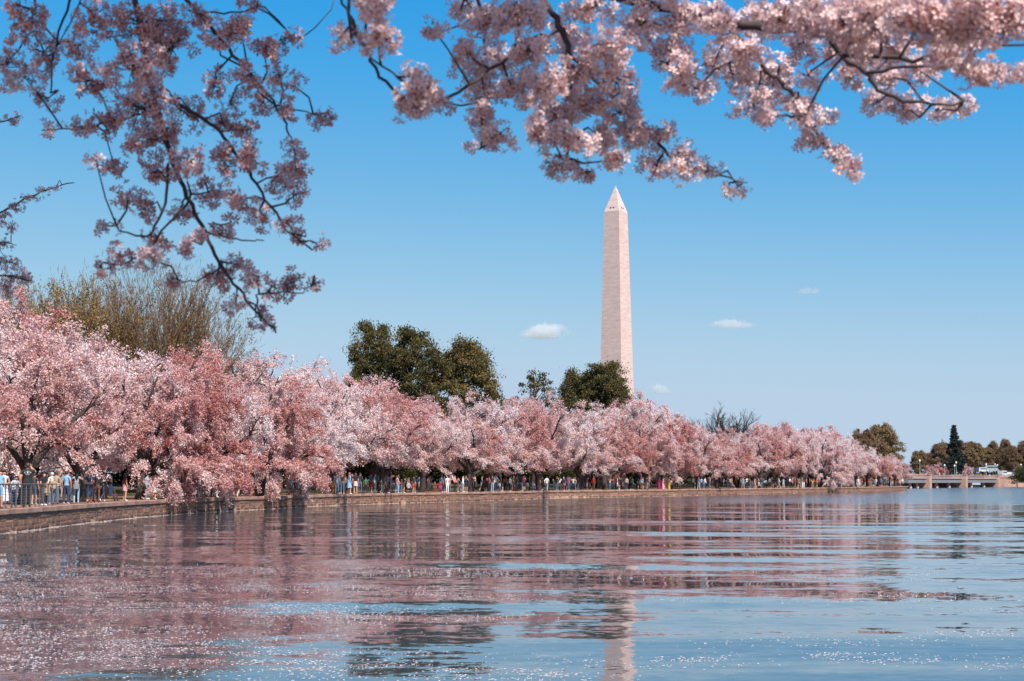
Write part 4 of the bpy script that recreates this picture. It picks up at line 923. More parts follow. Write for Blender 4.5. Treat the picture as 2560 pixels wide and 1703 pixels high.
# behind the railing
person(2, 1.0, 'light blue', 'light blue', 'stand', 1.66, .5, 'shorts', 'short', 'short', 'brown', 0, label='person in pale blue top at the left edge behind the railing')
person(13, 1.1, 'white', 'white', 'fold', 1.66, .3, 'bare', 'none', 'long', 'black', 1, 'longdress', label='person in a sleeveless white dress and face mask behind the railing')
person(37, .9, 'light grey', 'navy', 'lean', 1.45, .6, 'long', 'long', 'short', 'black', 1, label='person with a blue backpack leaning on the railing')
big = person(68, 0.8, 'black', 'black', 'armup', 2.02, math.pi, 'long', 'short', 'short', 'brown', 0, heavy=1.35, label='tall broad person in a black polo shirt with white back print')
person(86, 2.4, 'dark grey', 'navy', 'stand', 1.6, 2.6, 'shorts', 'short', 'short', 'black', 0, shoes='white', label='person in patterned shorts and white shoes behind the tall black-shirted one')
person(108, 1.2, 'black', 'dark grey', 'fold', 1.62, .8, 'long', 'short', 'long', 'black', 0, shoes='white', label='person with sunglasses and a tan bag behind the railing')
person(128, 1.5, 'cream', 'denim', 'stand', 1.64, 3.6, 'long', 'long', 'cap', 'light grey', 0, shoes='white', label='person with a grey cap and beige backpack at the railing end')
person(143, 1.3, 'khaki', 'denim', 'stand', 1.66, 3.0, 'long', 'long', 'short', 'black', 1, label='person in grey-brown sweater and jeans right of the grey cap')
person(164, 1.0, 'light blue', 'navy', 'stand', 1.70, 2.7, 'long', 'short', 'short', 'black', 1, shoes='white', label='person in bright light blue t-shirt and navy trousers on the wall')
person(190, 1.3, 'light grey', 'light denim', 'handsup', 1.68, 3.1, 'long', 'none', 'long', 'black', 0, shoes='white', label='person with long black hair, grey backpack and pale jeans, arms raised')
person(221, 1.2, 'navy', 'navy', 'fold', 1.70, .5, 'bare', 'short', 'long', 'auburn', 2, 'longdress', shoes='red', label='person with auburn hair in a dark flowered dress')
person(241, 1.0, 'black', 'brown', 'stand', 1.74, 3.3, 'long', 'long', 'short', 'black', 1, label='person in a black jacket and brown trousers seen from behind')
person(257, 1.7, 'dark grey', 'navy', 'walk', 1.66, 2.4, 'long', 'long', 'short', 'black', 0, shoes='white', label='person in dark grey jacket, last before the drooping blossoms')
person(245, 3.2, 'grey', 'dark grey', 'sitwall', 1.15, 3.0, 'long', 'long', 'cap', 'red', 0, zoff=1.05, label='child with a red cap riding on shoulders behind the black jacket')
person(246, 3.3, 'dark grey', 'black', 'stand', 1.75, 3.0, 'long', 'long', 'short', 'black', 0, label='person carrying the red-capped child on the shoulders')
person(278, 2.0, 'light blue', 'pink', 'sit', 1.6, 2.4, 'long', 'short', 'short', 'black', 0, label='person in pale blue crouching beside the drooping blossoms')
P_ = person
EXTRA = [  # px, inland, top, bottom, pose, height, face, legs, sleeve, hair, haircolour, skin, dress, shoes
 (313, 1.0, 'maroon', 'pink', 'stand', 1.65, 2, 'bare', 'short', 'long', 'black', 0, 'skirt', 'white'), (366, 2.0, 'light blue', 'denim', 'stand', 1.7, 1, 'long', 'short', 'short', 'brown', 0, None, 'white'), (387, 1.5, 'red', 'light grey', 'stand', 1.6, 2, 'bare', 'short', 'long', 'brown', 0, 'dress', 'white'),
 (448, 4.0, 'teal', 'maroon', 'stand', 1.7, 1, 'long', 'long', 'short', 'black', 0, None, 'dark grey'), (470, 3.0, 'tan', 'black', 'walk', 1.68, 1, 'long', 'long', 'long', 'brown', 0, None, 'dark grey'),
 (488, 1.4, 'dark grey', 'black', 'stand', 1.76, 2.8, 'long', 'long', 'short', 'black', 0, None, 'dark grey'), (505, 7.0, 'orange', 'black', 'stand', 1.75, 2.2, 'long', 'short', 'long', 'black', 0, None, 'dark grey'), (512, 8.5, 'white', 'dark grey', 'stand', 1.78, .3, 'long', 'long', 'cap', 'white', 0, None, 'white'),
 (524, 0.9, 'brown', 'black', 'stance', 1.74, 3.0, 'long', 'long', 'short', 'black', 1, None, 'white'), (541, 1.8, 'white', 'white', 'bend', 1.62, 1.8, 'long', 'long', 'long', 'black', 0, None, 'white'), (560, 2.0, 'magenta', 'black', 'bend', 1.62, -1.2, 'long', 'long', 'long', 'black', 0, None, 'white'),
 (585, 4.0, 'light grey', 'teal', 'sit', 1.6, 2, 'long', 'long', 'short', 'black', 0, None, 'dark grey'), (573, 7.0, 'teal', 'dark grey', 'stand', 1.7, 1, 'long', 'long', 'short', 'black', 0, None, 'dark grey'), (610, 5.0, 'pale pink', 'white', 'stand', 1.68, 1, 'long', 'short', 'long', 'auburn', 0, None, 'white'), (622, 3.5, 'cream', 'pale pink', 'stand', 1.6, 2, 'bare', 'long', 'long', 'blond', 0, 'dress', 'white'),
 (731, 9.0, 'light blue', 'denim', 'photo', 1.7, .5, 'long', 'short', 'short', 'brown', 0, None, 'dark grey'), (762, 4.5, 'black', 'black', 'photo', 1.75, .6, 'long', 'long', 'short', 'black', 0, None, 'dark grey'),
 (830, 0.9, 'orange', 'orange', 'walk', 1.15, 2.6, 'long', 'long', 'short', 'brown', 0, None, 'brown'), (834, 5.0, 'light grey', 'denim', 'sitwall', 1.2, 2.6, 'long', 'short', 'short', 'brown', 0, None, 'white'), (842, 1.1, 'grey', 'denim', 'stand', 1.7, 2.9, 'long', 'long', 'short', 'black', 0, None, 'dark grey'), (855, 1.6, 'black', 'denim', 'stand', 1.84, 2.9, 'long', 'short', 'short', 'auburn', 0, None, 'white'),
 (871, 0.9, 'light blue', 'light blue', 'stance', 1.78, 2.0, 'bare', 'long', 'long', 'auburn', 0, 'dress', 'white'), (880, 1.7, 'black', 'black', 'photo', 1.72, .6, 'long', 'long', 'short', 'black', 0, None, 'dark grey'), (891, 0.9, 'black', 'pale pink', 'stand', 1.74, 3.1, 'bare', 'short', 'long', 'brown', 0, 'skirt', 'cream'), (901, 1.5, 'navy', 'denim', 'stand', 1.76, 2.8, 'long', 'long', 'short', 'black', 0, None, 'dark grey'),
 (914, 0.9, 'green', 'black', 'stand', 1.36, 3.1, 'long', 'long', 'short', 'black', 0, None, 'dark grey'), (929, 4.5, 'teal', 'red', 'stand', 1.7, 2.6, 'shorts', 'short', 'short', 'black', 0, None, 'white'), (936, 5.5, 'light denim', 'denim', 'stand', 1.72, 1.2, 'long', 'long', 'short', 'brown', 0, None, 'dark grey'), (945, 3.6, 'teal', 'black', 'walk', 1.84, 2.9, 'long', 'long', 'short', 'black', 0, None, 'dark grey'), (951, 3.0, 'dark grey', 'denim', 'walk', 1.2, 2.4, 'long', 'long', 'short', 'brown', 0, None, 'white'),
 (963, 3.0, 'coral', 'khaki', 'walk', 1.84, 2.2, 'shorts', 'short', 'short', 'brown', 0, None, 'white'), (992, 0.9, 'pink', 'light blue', 'stance', 1.7, 2.2, 'long', 'none', 'short', 'brown', 0, None, 'white'), (1013, 6.0, 'white', 'black', 'photo', 1.7, 1, 'long', 'short', 'short', 'black', 0, None, 'dark grey'), (1020, 1.2, 'light grey', 'black', 'sit', 1.66, .6, 'long', 'short', 'short', 'brown', 0, None, 'dark grey'), (1034, 0.9, 'dark grey', 'red', 'stance', 1.68, .9, 'shorts', 'short', 'short', 'black', 0, None, 'white'), (1050, 7.0, 'blue', 'light grey', 'stand', 1.75, 3.0, 'long', 'long', 'short', 'black', 0, None, 'dark grey'),
 (1090, 1.1, 'maroon', 'maroon', 'stand', 1.15, .4, 'long', 'long', 'short', 'black', 0, None, 'dark grey'), (1098, 1.0, 'magenta', 'magenta', 'stand', 1.2, .4, 'long', 'long', 'long', 'black', 0, 'dress', 'dark grey'), (1106, 1.6, 'blue', 'black', 'stand', 1.72, 2.4, 'long', 'short', 'short', 'black', 0, None, 'white'), (1117, 0.9, 'white', 'white', 'stand', 1.74, .6, 'long', 'short', 'long', 'black', 0, None, 'white'), (1137, 1.0, 'coral', 'black', 'fold', 1.76, 1.0, 'long', 'long', 'short', 'auburn', 0, None, 'dark grey'),
 (1158, 0.9, 'white', 'light denim', 'stand', 1.7, 1.4, 'long', 'long', 'long', 'blond', 0, None, 'white'), (1170, 4.0, 'black', 'black', 'stand', 1.7, 2, 'long', 'long', 'short', 'black', 0, None, 'dark grey'), (1206, 7.0, 'grey', 'grey', 'walk', 1.74, 1.5, 'bare', 'long', 'short', 'black', 0, 'dress', 'white'), (1229, 0.9, 'navy', 'light denim', 'stand', 1.8, 2.6, 'long', 'short', 'short', 'auburn', 0, None, 'white'), (1241, 1.3, 'light grey', 'denim', 'stand', 1.84, 3.2, 'long', 'short', 'cap', 'grey', 0, None, 'dark grey'),
 (1238, 3.5, 'white', 'black', 'stand', 1.8, 2.9, 'long', 'short', 'short', 'black', 0, None, 'dark grey'), (1233, 6.0, 'blue', 'navy', 'sitwall', 1.2, 1, 'long', 'long', 'short', 'brown', 0, None, 'dark grey'), (1263, 5.5, 'orange', 'black', 'stand', 1.76, 2.8, 'long', 'short', 'long', 'black', 0, None, 'dark grey'), (1274, 1.2, 'light grey', 'black', 'stand', 1.66, 2.2, 'long', 'long', 'short', 'black', 0, None, 'white'), (1285, 2.2, 'brown', 'brown', 'stand', 1.8, 2.9, 'long', 'long', 'long', 'auburn', 0, 'robe', 'brown'), (1293, 1.8, 'dark grey', 'dark grey', 'stand', 1.74, 2.5, 'long', 'long', 'short', 'black', 0, None, 'dark grey'),
 (1303, 0.9, 'navy', 'denim', 'stance', 1.76, 2.0, 'long', 'long', 'short', 'brown', 0, None, 'white'), (1323, 1.6, 'grey', 'black', 'stand', 1.76, 1.8, 'long', 'long', 'short', 'black', 0, None, 'white'), (1331, 1.0, 'pale pink', 'denim', 'stand', 1.15, 1.4, 'long', 'short', 'cap', 'tan', 0, None, 'white'), (1341, 6.5, 'dark grey', 'navy', 'stand', 1.78, 2.4, 'long', 'long', 'short', 'black', 0, None, 'dark grey'), (1349, 7.0, 'dark grey', 'black', 'stand', 1.82, 2.9, 'long', 'long', 'short', 'black', 0, None, 'dark grey'),
 (1367, 1.0, 'white', 'light denim', 'walk', 1.76, 3.0, 'long', 'long', 'short', 'black', 0, None, 'white'), (1372, 3.8, 'black', 'teal', 'stand', 1.8, 2.0, 'long', 'long', 'short', 'black', 0, None, 'dark grey'), (1393, 1.0, 'black', 'denim', 'stand', 1.76, 2.6, 'long', 'long', 'short', 'auburn', 0, None, 'white'), (1400, 1.3, 'white', 'dark grey', 'stand', 1.72, 3.0, 'long', 'short', 'long', 'black', 0, None, 'white'), (1408, 1.0, 'navy', 'maroon', 'stand', 1.72, 2.4, 'long', 'long', 'cap', 'light blue', 0, None, 'white'), (1418, 0.9, 'blue', 'denim', 'stance', 1.78, 2.4, 'long', 'short', 'short', 'brown', 0, None, 'white'),
 (1420, 4.0, 'light grey', 'dark grey', 'handsup', 1.78, .5, 'long', 'short', 'short', 'black', 0, None, 'dark grey'), (1431, 0.9, 'light grey', 'black', 'handsup', 1.64, 3.1, 'long', 'short', 'short', 'brown', 0, None, 'dark grey'), (1443, 2.5, 'dark grey', 'denim', 'walk', 1.66, 1.8, 'long', 'long', 'short', 'black', 0, None, 'dark grey'), (1467, 9.0, 'maroon', 'pale pink', 'stand', 1.72, 1.8, 'shorts', 'long', 'short', 'black', 0, None, 'white'), (1476, 7.0, 'black', 'brown', 'walk', 1.8, 1.8, 'long', 'long', 'short', 'black', 0, None, 'white'), (1484, 9.5, 'red', 'brown', 'stand', 1.84, 2.6, 'long', 'long', 'short', 'black', 0, None, 'dark grey'), (1493, 11.0, 'green', 'black', 'stand', 1.7, 2.2, 'long', 'long', 'long', 'black', 0, None, 'dark grey'),
 (1524, 0.9, 'cream', 'denim', 'photo', 1.76, 2.8, 'long', 'long', 'long', 'blond', 0, None, 'dark grey'), (1540, 5.0, 'black', 'black', 'stand', 1.82, 2.2, 'long', 'long', 'short', 'brown', 0, None, 'dark grey'), (1548, 5.5, 'navy', 'navy', 'photo', 1.8, 1.2, 'shorts', 'long', 'short', 'black', 0, None, 'white'), (1542, 0.9, 'white', 'navy', 'sit', 1.66, 1.8, 'long', 'short', 'short', 'brown', 0, None, 'dark grey'), (1568, 4.0, 'light grey', 'navy', 'stand', 1.74, 2.8, 'long', 'long', 'short', 'black', 0, None, 'white'), (1579, 1.2, 'green', 'black', 'stand', 1.76, 2.4, 'long', 'long', 'long', 'brown', 0, None, 'white'), (1603, 1.3, 'light denim', 'brown', 'stand', 1.72, 2.8, 'long', 'long', 'long', 'auburn', 0, None, 'dark grey'), (1616, 2.0, 'dark grey', 'grey', 'stand', 1.8, 2.4, 'long', 'long', 'short', 'black', 0, None, 'dark grey'),
 (1646, 1.2, 'magenta', 'magenta', 'stand', 1.68, 2.2, 'long', 'long', 'long', 'black', 1, 'robe', 'magenta'), (1659, 1.0, 'pink', 'pink', 'stand', 1.74, 2.0, 'long', 'long', 'long', 'black', 1, 'robe', 'pink'), (1671, 0.9, 'yellow', 'yellow', 'fold', 1.78, 1.6, 'long', 'short', 'long', 'black', 1, 'robe', 'yellow'), (1702, 6.0, 'cream', 'white', 'stand', 1.35, 1.6, 'bare', 'short', 'long', 'brown', 0, 'dress', 'white'), (1733, 3.0, 'white', 'black', 'photo', 1.78, .8, 'long', 'short', 'short', 'black', 0, None, 'dark grey'), (1742, 4.5, 'maroon', 'dark grey', 'stand', 1.8, 2.2, 'long', 'long', 'short', 'black', 0, None, 'dark grey'), (1748, 0.9, 'grey', 'light denim', 'stance', 1.74, 2.6, 'long', 'long', 'long', 'auburn', 0, None, 'white'), (1755, 1.6, 'light blue', 'navy', 'stand', 1.72, 3.0, 'long', 'long', 'short', 'black', 0, None, 'dark grey'),
 (1764, 1.2, 'pale pink', 'black', 'stand', 1.76, 1.0, 'long', 'long', 'short', 'auburn', 0, None, 'dark grey'), (1774, 12.0, 'white', 'light grey', 'stand', 1.8, 1.0, 'long', 'short', 'short', 'blond', 0, None, 'white'), (1792, 11.0, 'blue', 'navy', 'stand', 1.84, 2.2, 'shorts', 'short', 'short', 'black', 0, None, 'white'), (1802, 9.0, 'maroon', 'brown', 'stand', 1.74, 2.2, 'long', 'long', 'long', 'brown', 0, None, 'dark grey'), (1825, 2.0, 'cream', 'dark grey', 'photo', 1.78, .6, 'long', 'short', 'short', 'auburn', 0, None, 'dark grey'), (1830, 1.2, 'tan', 'denim', 'sit', 1.7, 1.8, 'long', 'long', 'short', 'brown', 0, None, 'white'), (1838, 6.0, 'orange', 'dark grey', 'stand', 1.74, 2.0, 'long', 'long', 'short', 'black', 0, None, 'dark grey'), (1847, 4.0, 'navy', 'black', 'stand', 1.7, 2.0, 'long', 'long', 'short', 'black', 0, None, 'white'),
 (1858, 1.0, 'light denim', 'light denim', 'stance', 1.8, 2.8, 'shorts', 'long', 'short', 'auburn', 0, None, 'white'), (1867, 5.0, 'white', 'black', 'photo', 1.78, .6, 'long', 'short', 'short', 'black', 0, None, 'dark grey'), (1875, 1.2, 'dark grey', 'denim', 'stand', 1.74, 2.4, 'long', 'short', 'short', 'black', 0, None, 'white'), (1887, 0.9, 'pale pink', 'light grey', 'stand', 1.76, 2.4, 'shorts', 'none', 'long', 'brown', 0, None, 'white'), (1897, 2.4, 'white', 'denim', 'sit', 1.7, 2.2, 'long', 'short', 'short', 'black', 0, None, 'dark grey'), (1910, 2.0, 'light denim', 'black', 'bend', 1.66, 2.2, 'long', 'long', 'short', 'black', 0, None, 'dark grey'), (1924, 1.0, 'grey', 'black', 'stance', 1.78, 2.9, 'long', 'long', 'short', 'black', 0, None, 'white'), (1948, 0.9, 'white', 'tan', 'walk', 1.76, 1.8, 'long', 'long', 'long', 'auburn', 0, None, 'white')]
for (px, s_, tp, bt, ps, h_, fc, lg, sl, hr, hc, sk, dr, sh_) in EXTRA:
    P_(px, s_, tp, bt, ps, h_, fc, lg, sl, hr, hc, sk, dr, shoes=sh_)
rp = random.Random(29)
for px in (476, 498, 533, 552, 596, 604, 818, 824, 849, 862, 885, 907, 921, 970, 981, 1002, 1008, 1027, 1042, 1101, 1112, 1124, 1146, 1151, 1165, 1222, 1250, 1257, 1279, 1298, 1309, 1336, 1356, 1385, 1396, 1404, 1413, 1426, 1437, 1533, 1558, 1573, 1586, 1596, 1609, 1622, 1737, 1760, 1769, 1779, 1820, 1852, 1863, 1881, 1892, 1902, 1917, 1931, 1940):
    P_(px, rp.choice((0.9, 1.2, 1.8, 2.6, 3.6)), rp.choice(('black', 'black', 'navy', 'dark grey', 'white', 'teal', 'brown', 'light grey', 'maroon')), rp.choice(('black', 'denim', 'navy', 'dark grey')), rp.choice(('stand', 'walk', 'photo', 'stance', 'fold', 'bend')), rp.choice((rp.uniform(1.58, 1.86), rp.uniform(1.1, 1.4))) if rp.random() < .4 else rp.uniform(1.6, 1.86), rp.uniform(0, 6), rp.choice(('long', 'long', 'shorts')), rp.choice(('short', 'long')), rp.choice(('short', 'long')), rp.choice(('black', 'brown', 'auburn')), rp.randrange(3), None, shoes=rp.choice(('white', 'dark grey')))
rp = random.Random(23)
for px in (6, 22, 30, 52, 60, 78, 97, 118, 135, 152, 176, 200, 212, 232, 268):
    P_(px, rp.uniform(2.5, 7), rp.choice(('black', 'navy', 'white', 'grey', 'red', 'tan', 'teal')), rp.choice(('black', 'denim', 'navy', 'khaki')), rp.choice(('stand', 'walk', 'photo')), rp.uniform(1.58, 1.8), rp.uniform(0, 6), 'long', rp.choice(('short', 'long')), rp.choice(('short', 'long')), rp.choice(('black', 'brown')), rp.randrange(3), None)
rp = random.Random(21); tops = ['white', 'black', 'navy', 'dark grey', 'light blue', 'red', 'grey', 'tan', 'yellow', 'blue', 'pink', 'teal', 'brown', 'light denim', 'maroon', 'cream']; bots = ['black', 'denim', 'navy', 'dark grey', 'light denim', 'khaki', 'white', 'brown']
px = 1958
while px < 2262:
    P_(px, rp.choice((0.9, 1.2, 1.6, 3.0, 5.0)), rp.choice(tops), rp.choice(bots), rp.choice(('stand', 'stand', 'walk', 'stance', 'photo', 'fold')), rp.uniform(1.6, 1.85), rp.uniform(.5, 3.6), rp.choice(('long', 'long', 'shorts')), rp.choice(('short', 'long')), rp.choice(('short', 'long')), rp.choice(('black', 'brown', 'auburn')), rp.randrange(3), None, shoes=rp.choice(('white', 'dark grey')))
    px += rp.uniform(4.5, 9)
for px, tp, bt in [(2146, 'white', 'light denim'), (2190, 'cream', 'light denim'), (2230, 'maroon', 'pale pink'), (2256, 'white', 'tan')]:
    P_(px, 0.1, tp, bt, 'sitwall', 1.72, rp.uniform(-.3, .6), 'long', 'short', 'short', rp.choice(('black', 'auburn')), 0, None, shoes='white', zoff=0.55)
for px in (650, 690, 705, 748, 790, 1000, 1065, 1075, 1190, 1215, 1255, 1312, 1458, 1510, 1560, 1590, 1628, 1690, 1722, 1785, 1812, 1905, 1935):
    P_(px + rp.uniform(-4, 4), rp.uniform(9, 18), rp.choice(tops), rp.choice(bots), rp.choice(('stand', 'walk', 'photo')), rp.uniform(1.6, 1.8), rp.uniform(0, 6), 'long', 'long', rp.choice(('short', 'long')), 'black', rp.randrange(3), None)
# labels: clothes, pose, where, and order among look-alikes
ZONE = [(-100, 150, 'back behind the railing'), (150, 290, 'back right of the railing'), (290, 480, 'behind drooping blossoms'), (480, 640, 'between two drooping boughs'), (640, 812, 'near the dark leaning trunk'), (812, 975, 'below the white cherry tree'), (975, 1075, 'right of the white cherry tree'),
        (1075, 1200, 'below the evergreen group'), (1200, 1300, 'left of mid-picture'), (1300, 1380, 'near the thick trunk'), (1380, 1450, 'right of the thick trunk'), (1450, 1560, 'below the obelisk'), (1560, 1690, 'near the bright robes'), (1690, 1810, 'right of the bright robes'), (1810, 1960, 'between obelisk and bridge'), (1960, 2110, 'in the far crowd'), (2110, 2300, 'near the wall end')]
PW = {'stand': 'standing', 'walk': 'walking', 'photo': 'photographing', 'fold': 'arms folded', 'lean': 'leaning', 'stance': 'legs apart', 'sit': 'sitting', 'sitwall': 'sitting', 'bend': 'bending over', 'handsup': 'hands raised', 'armup': 'arm raised'}
seen = {}
for rec in people:
    r, px, inl_, tp, bt, ps, lg, dr, hr, hc, ex, lab = rec
    if lab: continue
    zone = next((z for a, b_, z in ZONE if a <= px < b_), 'on the bank')
    wear = {'dress': f'{bt} dress', 'longdress': f'{bt} dress', 'robe': f'long {bt} robe', 'skirt': f'{tp} top and {bt} skirt'}.get(dr) or (f'{tp} top and {bt} ' + ('shorts' if lg == 'shorts' else 'trousers'))
    if tp == bt and not dr: wear = f'all {tp} clothes'
    seen.setdefault((wear, PW[ps], zone), []).append(rec)
for (wear, pw, zone), recs in seen.items():
    recs.sort(key=lambda q: q[1])
    for i, q in enumerate(recs):
        q[0]['label'] = f'person in {wear} {pw} {zone}' if len(recs) == 1 else f'{ordn(i)} in {wear} {zone}'

# white print on the tall person's back, read as arched lettering over a heart and two lines
def text_mesh(items, name, mat, parent):
    V = []; F = []
    for txt, size, loc, rot in items:
        cu = bpy.data.curves.new('t', 'FONT'); cu.body = txt; cu.size = size; cu.align_x = 'CENTER'; cu.resolution_u = 1; o = bpy.data.objects.new('t', cu); COL.objects.link(o)
        dg = bpy.context.evaluated_depsgraph_get(); tm = bpy.data.meshes.new_from_object(o.evaluated_get(dg)); Mx = Matrix.Translation(loc) @ Matrix.Rotation(math.pi, 4, 'Z') @ Matrix.Rotation(math.pi / 2, 4, 'X') @ Matrix.Rotation(rot, 4, 'Z')
        b0 = len(V); V += [tuple(Mx @ v.co) for v in tm.vertices]; F += [tuple(i + b0 for i in p.vertices) for p in tm.polygons]
        bpy.data.objects.remove(o); bpy.data.meshes.remove(tm); bpy.data.curves.remove(cu)
    return mobj(name, mesh_data(name, V, F, [mat]), parent)
items = []; word = 'TRUE RELIGION'; yb = -.178
for i, ch in enumerate(word):
    if ch == ' ': continue
    a = (i / (len(word) - 1) - .5) * 2.2; items.append((ch, .05, Vector((-.115 * math.sin(a), yb, 1.30 + .10 * math.cos(a))), -a))
items += [('\u2665', .05, Vector((0, yb, 1.345)), 0), ('ADMITTED', .032, Vector((0, yb, 1.305)), 0), ('WITH PRIDE', .026, Vector((0, yb, 1.28)), 0), ('EST. 2002', .016, Vector((0, yb, 1.255)), 0)]
text_mesh(items, 'shirt_print', PAL['white'], big)
# small carried things
def backpack(who, col, lab, z=1.25, y=-.2):
    r = next(q[0] for q in people if q[11] == who or q[0]['label'] == who); R_ = Matrix.Rotation(r.rotation_euler.z, 4, 'Z'); sc = r.scale[0]
    loc = Vector(r.location) + R_ @ Vector((0, y * sc, z * sc - .2)); t = empty('backpack', loc, r.rotation_euler.z, sc); tag(t, lab, 'backpack')
    bm = bmesh.new(); bmesh.ops.create_cube(bm, size=1); bmesh.ops.bevel(bm, geom=bm.edges[:], offset=.25, segments=3, affect='EDGES')
    for v in bm.verts: v.co = Vector((v.co.x * .32, v.co.y * .18, v.co.z * .44 + .0)); v.co.x *= 1 - .25 * max(0, v.co.z)
    me = bpy.data.meshes.new('bag'); bm.to_mesh(me); bm.free(); me.materials.append(PAL[col]); mobj('bag', me, t)
    MB().box((0, -.10, -.06), (.22, .07, .2), taper=.9).build('pocket', PAL[col], t)
    for s in (-1, 1): MB().tube([(s * .1, .05, .2), (s * .12, .2, .24), (s * .12, .3, .12), (s * .12, .22, -.12)], .016, 5).build('strap', PAL[col], t)
backpack('person with a blue backpack leaning on the railing', 'blue', 'blue backpack worn by the person leaning on the railing', 1.22, -.14)
backpack('person with long black hair, grey backpack and pale jeans, arms raised', 'grey', 'small grey backpack on the person with raised arms', 1.18)
backpack('person with a grey cap and beige backpack at the railing end', 'tan', 'beige backpack on the grey-capped person')
backpack('person with sunglasses and a tan bag behind the railing', 'tan', 'tan bag carried by the person with sunglasses', 1.0, .26)

# ------------------------------------------------------------------ railing on the wall
rail0, _, _, _ = shore_at(-60, 0.25); _, l1, _, _ = shore_at(140, 0.25); _, l0, _, _ = shore_at(-60, 0.25)
c0, t0, n0 = shore_frame(l0); base = c0 + n0 * .25
ra = empty('metal_railing', (base.x, base.y, 1.0)); tag(ra, 'grey metal railing with wires on the wall at the left edge', 'railing')
np_ = int((l1 - l0) / 0.85) + 1; ptm = MB().box((0, 0, .52), (.03, .045, 1.04)).data('post', [M['rail']]); pth = []
for k in range(np_ + 1):
    c, t, n = shore_frame(l0 + (l1 - l0) * k / np_); p = c + n * .25; pth.append(Vector((p.x, p.y, 1.0)) - Vector(ra.location)); o = mobj('post', ptm, ra); o.location = pth[-1]; o.rotation_euler = (0, 0, math.atan2(t.y, t.x))
MB().tube([p + Vector((0, 0, 1.06)) for p in pth], .03, 6).build('top_rail', M['rail'], ra, True)
for z in (.15, .27, .39, .51, .63, .75, .87): MB().tube([p + Vector((0, 0, z)) for p in pth], .006, 4).build('wire', M['rail'], ra)
# crowd-control barrier panel behind the orange top
p, l, t, n = shore_at(541, 9.0); cb_ = empty('crowd_barrier', (p.x, p.y, gz(p.x, p.y)), math.atan2(-p.y, -p.x) + math.pi / 2 + .2); tag(cb_, 'grey steel crowd barrier standing behind the group at the boughs', 'barrier')
MB().tube([(-.6, 0, .3), (-.6, 0, 1.35), (.6, 0, 1.35), (.6, 0, .3), (-.6, 0, .3)], .025, 6).build('frame', M['rail'], cb_, True)
bme = MB().tube([(0, 0, .3), (0, 0, 1.35)], .012, 5).data('bar', [M['rail']])
for k in range(11): mobj('bar', bme, cb_).location = (-.5 + .1 * k, 0, 0)
for s in (-1, 1): MB().box((s * .45, 0, .15), (.06, .6, .3), taper=.4).build('foot', M['rail'], cb_)
# pushchair
p, l, t, n = shore_at(1317, 1.1); sc_ = empty('pushchair', (p.x, p.y, gz(p.x, p.y)), 1.0); tag(sc_, 'dark pushchair beside the grey-sweatered person at the wall', 'pushchair')
MB().lathe([(.2, .4), (.26, .5), (.27, .75), (.2, .98), (.05, 1.05)], n=10).build('hood', PAL['dark grey'], sc_, True)
for x_, y_ in ((-.22, -.3), (.22, -.3), (-.22, .35), (.22, .35)): MB().tube([(x_ - .02, y_, .12), (x_ + .02, y_, .12)], .12, 12).build('wheel', M['tyre'], sc_); 
for s in (-1, 1): MB().tube([(s * .22, .35, .12), (s * .2, .0, .5), (s * .2, -.4, 1.0)], .014, 5).build('frame', M['rail'], sc_)
# people on the bridge
rp = random.Random(4)
for k in range(34):
    t = rp.uniform(-.15, 1.25); q = A[0] + (A[2] - A[0]) * t - nrm * rp.uniform(-.9, 2.0)
    if min((q - a_).length for a_ in A[:3]) < 1.5: continue
    P_(None, 0, rp.choice(tops), rp.choice(bots), rp.choice(('stand', 'walk', 'stance')), rp.uniform(1.6, 1.82), rp.uniform(0, 6), 'long', 'long', 'short', 'black', 0, None, loc=Vector((q.x, q.y, 3.23)), label='person seen as a dark dot above the bridge railing', group='people on the bridge')

# ------------------------------------------------------------------ fallen petals on the water
from mathutils import noise as mnoise
rng = np.random.default_rng(8)
pc = []
for _ in range(110000):
    y = rng.uniform(15, 44); x = rng.uniform(-.36, .36) * y
    q = mnoise.noise(Vector((x * .16, y * .34, 1.3))) + .5 * mnoise.noise(Vector((x * .5, y * 1.3, 7.7)))
    side = .36 - .065 * x if x < 4 else .12
    far = 1 - max(0, (y - 36) / 8)
    f = (q * 1.25 + side) * far
    g = .5 + 1.6 * mnoise.noise(Vector((x * 1.1, y * 2.2, 3.1))) + .9 * mnoise.noise(Vector((x * 3.1, y * 5.0, 9.1)))
    if f > 0 and rng.uniform() < f * f * 1.5 * max(0.04, g): pc.append((x, y))
pc = np.array(pc); pc = pc[rng.permutation(len(pc))][:17000]
C = np.column_stack([pc, np.full(len(pc), .011)])
Vq, Fq = leaf_quads(C, 0.040, rng); Vq[:, 2] = .004 + np.abs(Vq[:, 2] - .011) * .38; T = rng.uniform(0, 1, len(C)) ** 2
edge = []
for _ in range(5000):
    l = rng.uniform(8, 190); c, t, n = shore_frame(l); p = c - n * abs(rng.normal(0, .11)) - n * .02; edge.append((p.x, p.y, .012))
E = np.array(edge); V2, F2 = leaf_quads(E, 0.075, rng); V2[:, 2] = .004 + np.abs(V2[:, 2] - .012) * .5
pme_ = mesh_data('fallen_petals', np.concatenate([Vq, V2]), np.concatenate([Fq, F2 + len(Vq)]), [M['petal']], attrs={'tint': np.repeat(np.concatenate([T, rng.uniform(0, 1, len(E))]), 4)})
tag(mobj('fallen_petals', pme_), 'white fallen petals drifting in streaks on the water', None, kind='stuff')

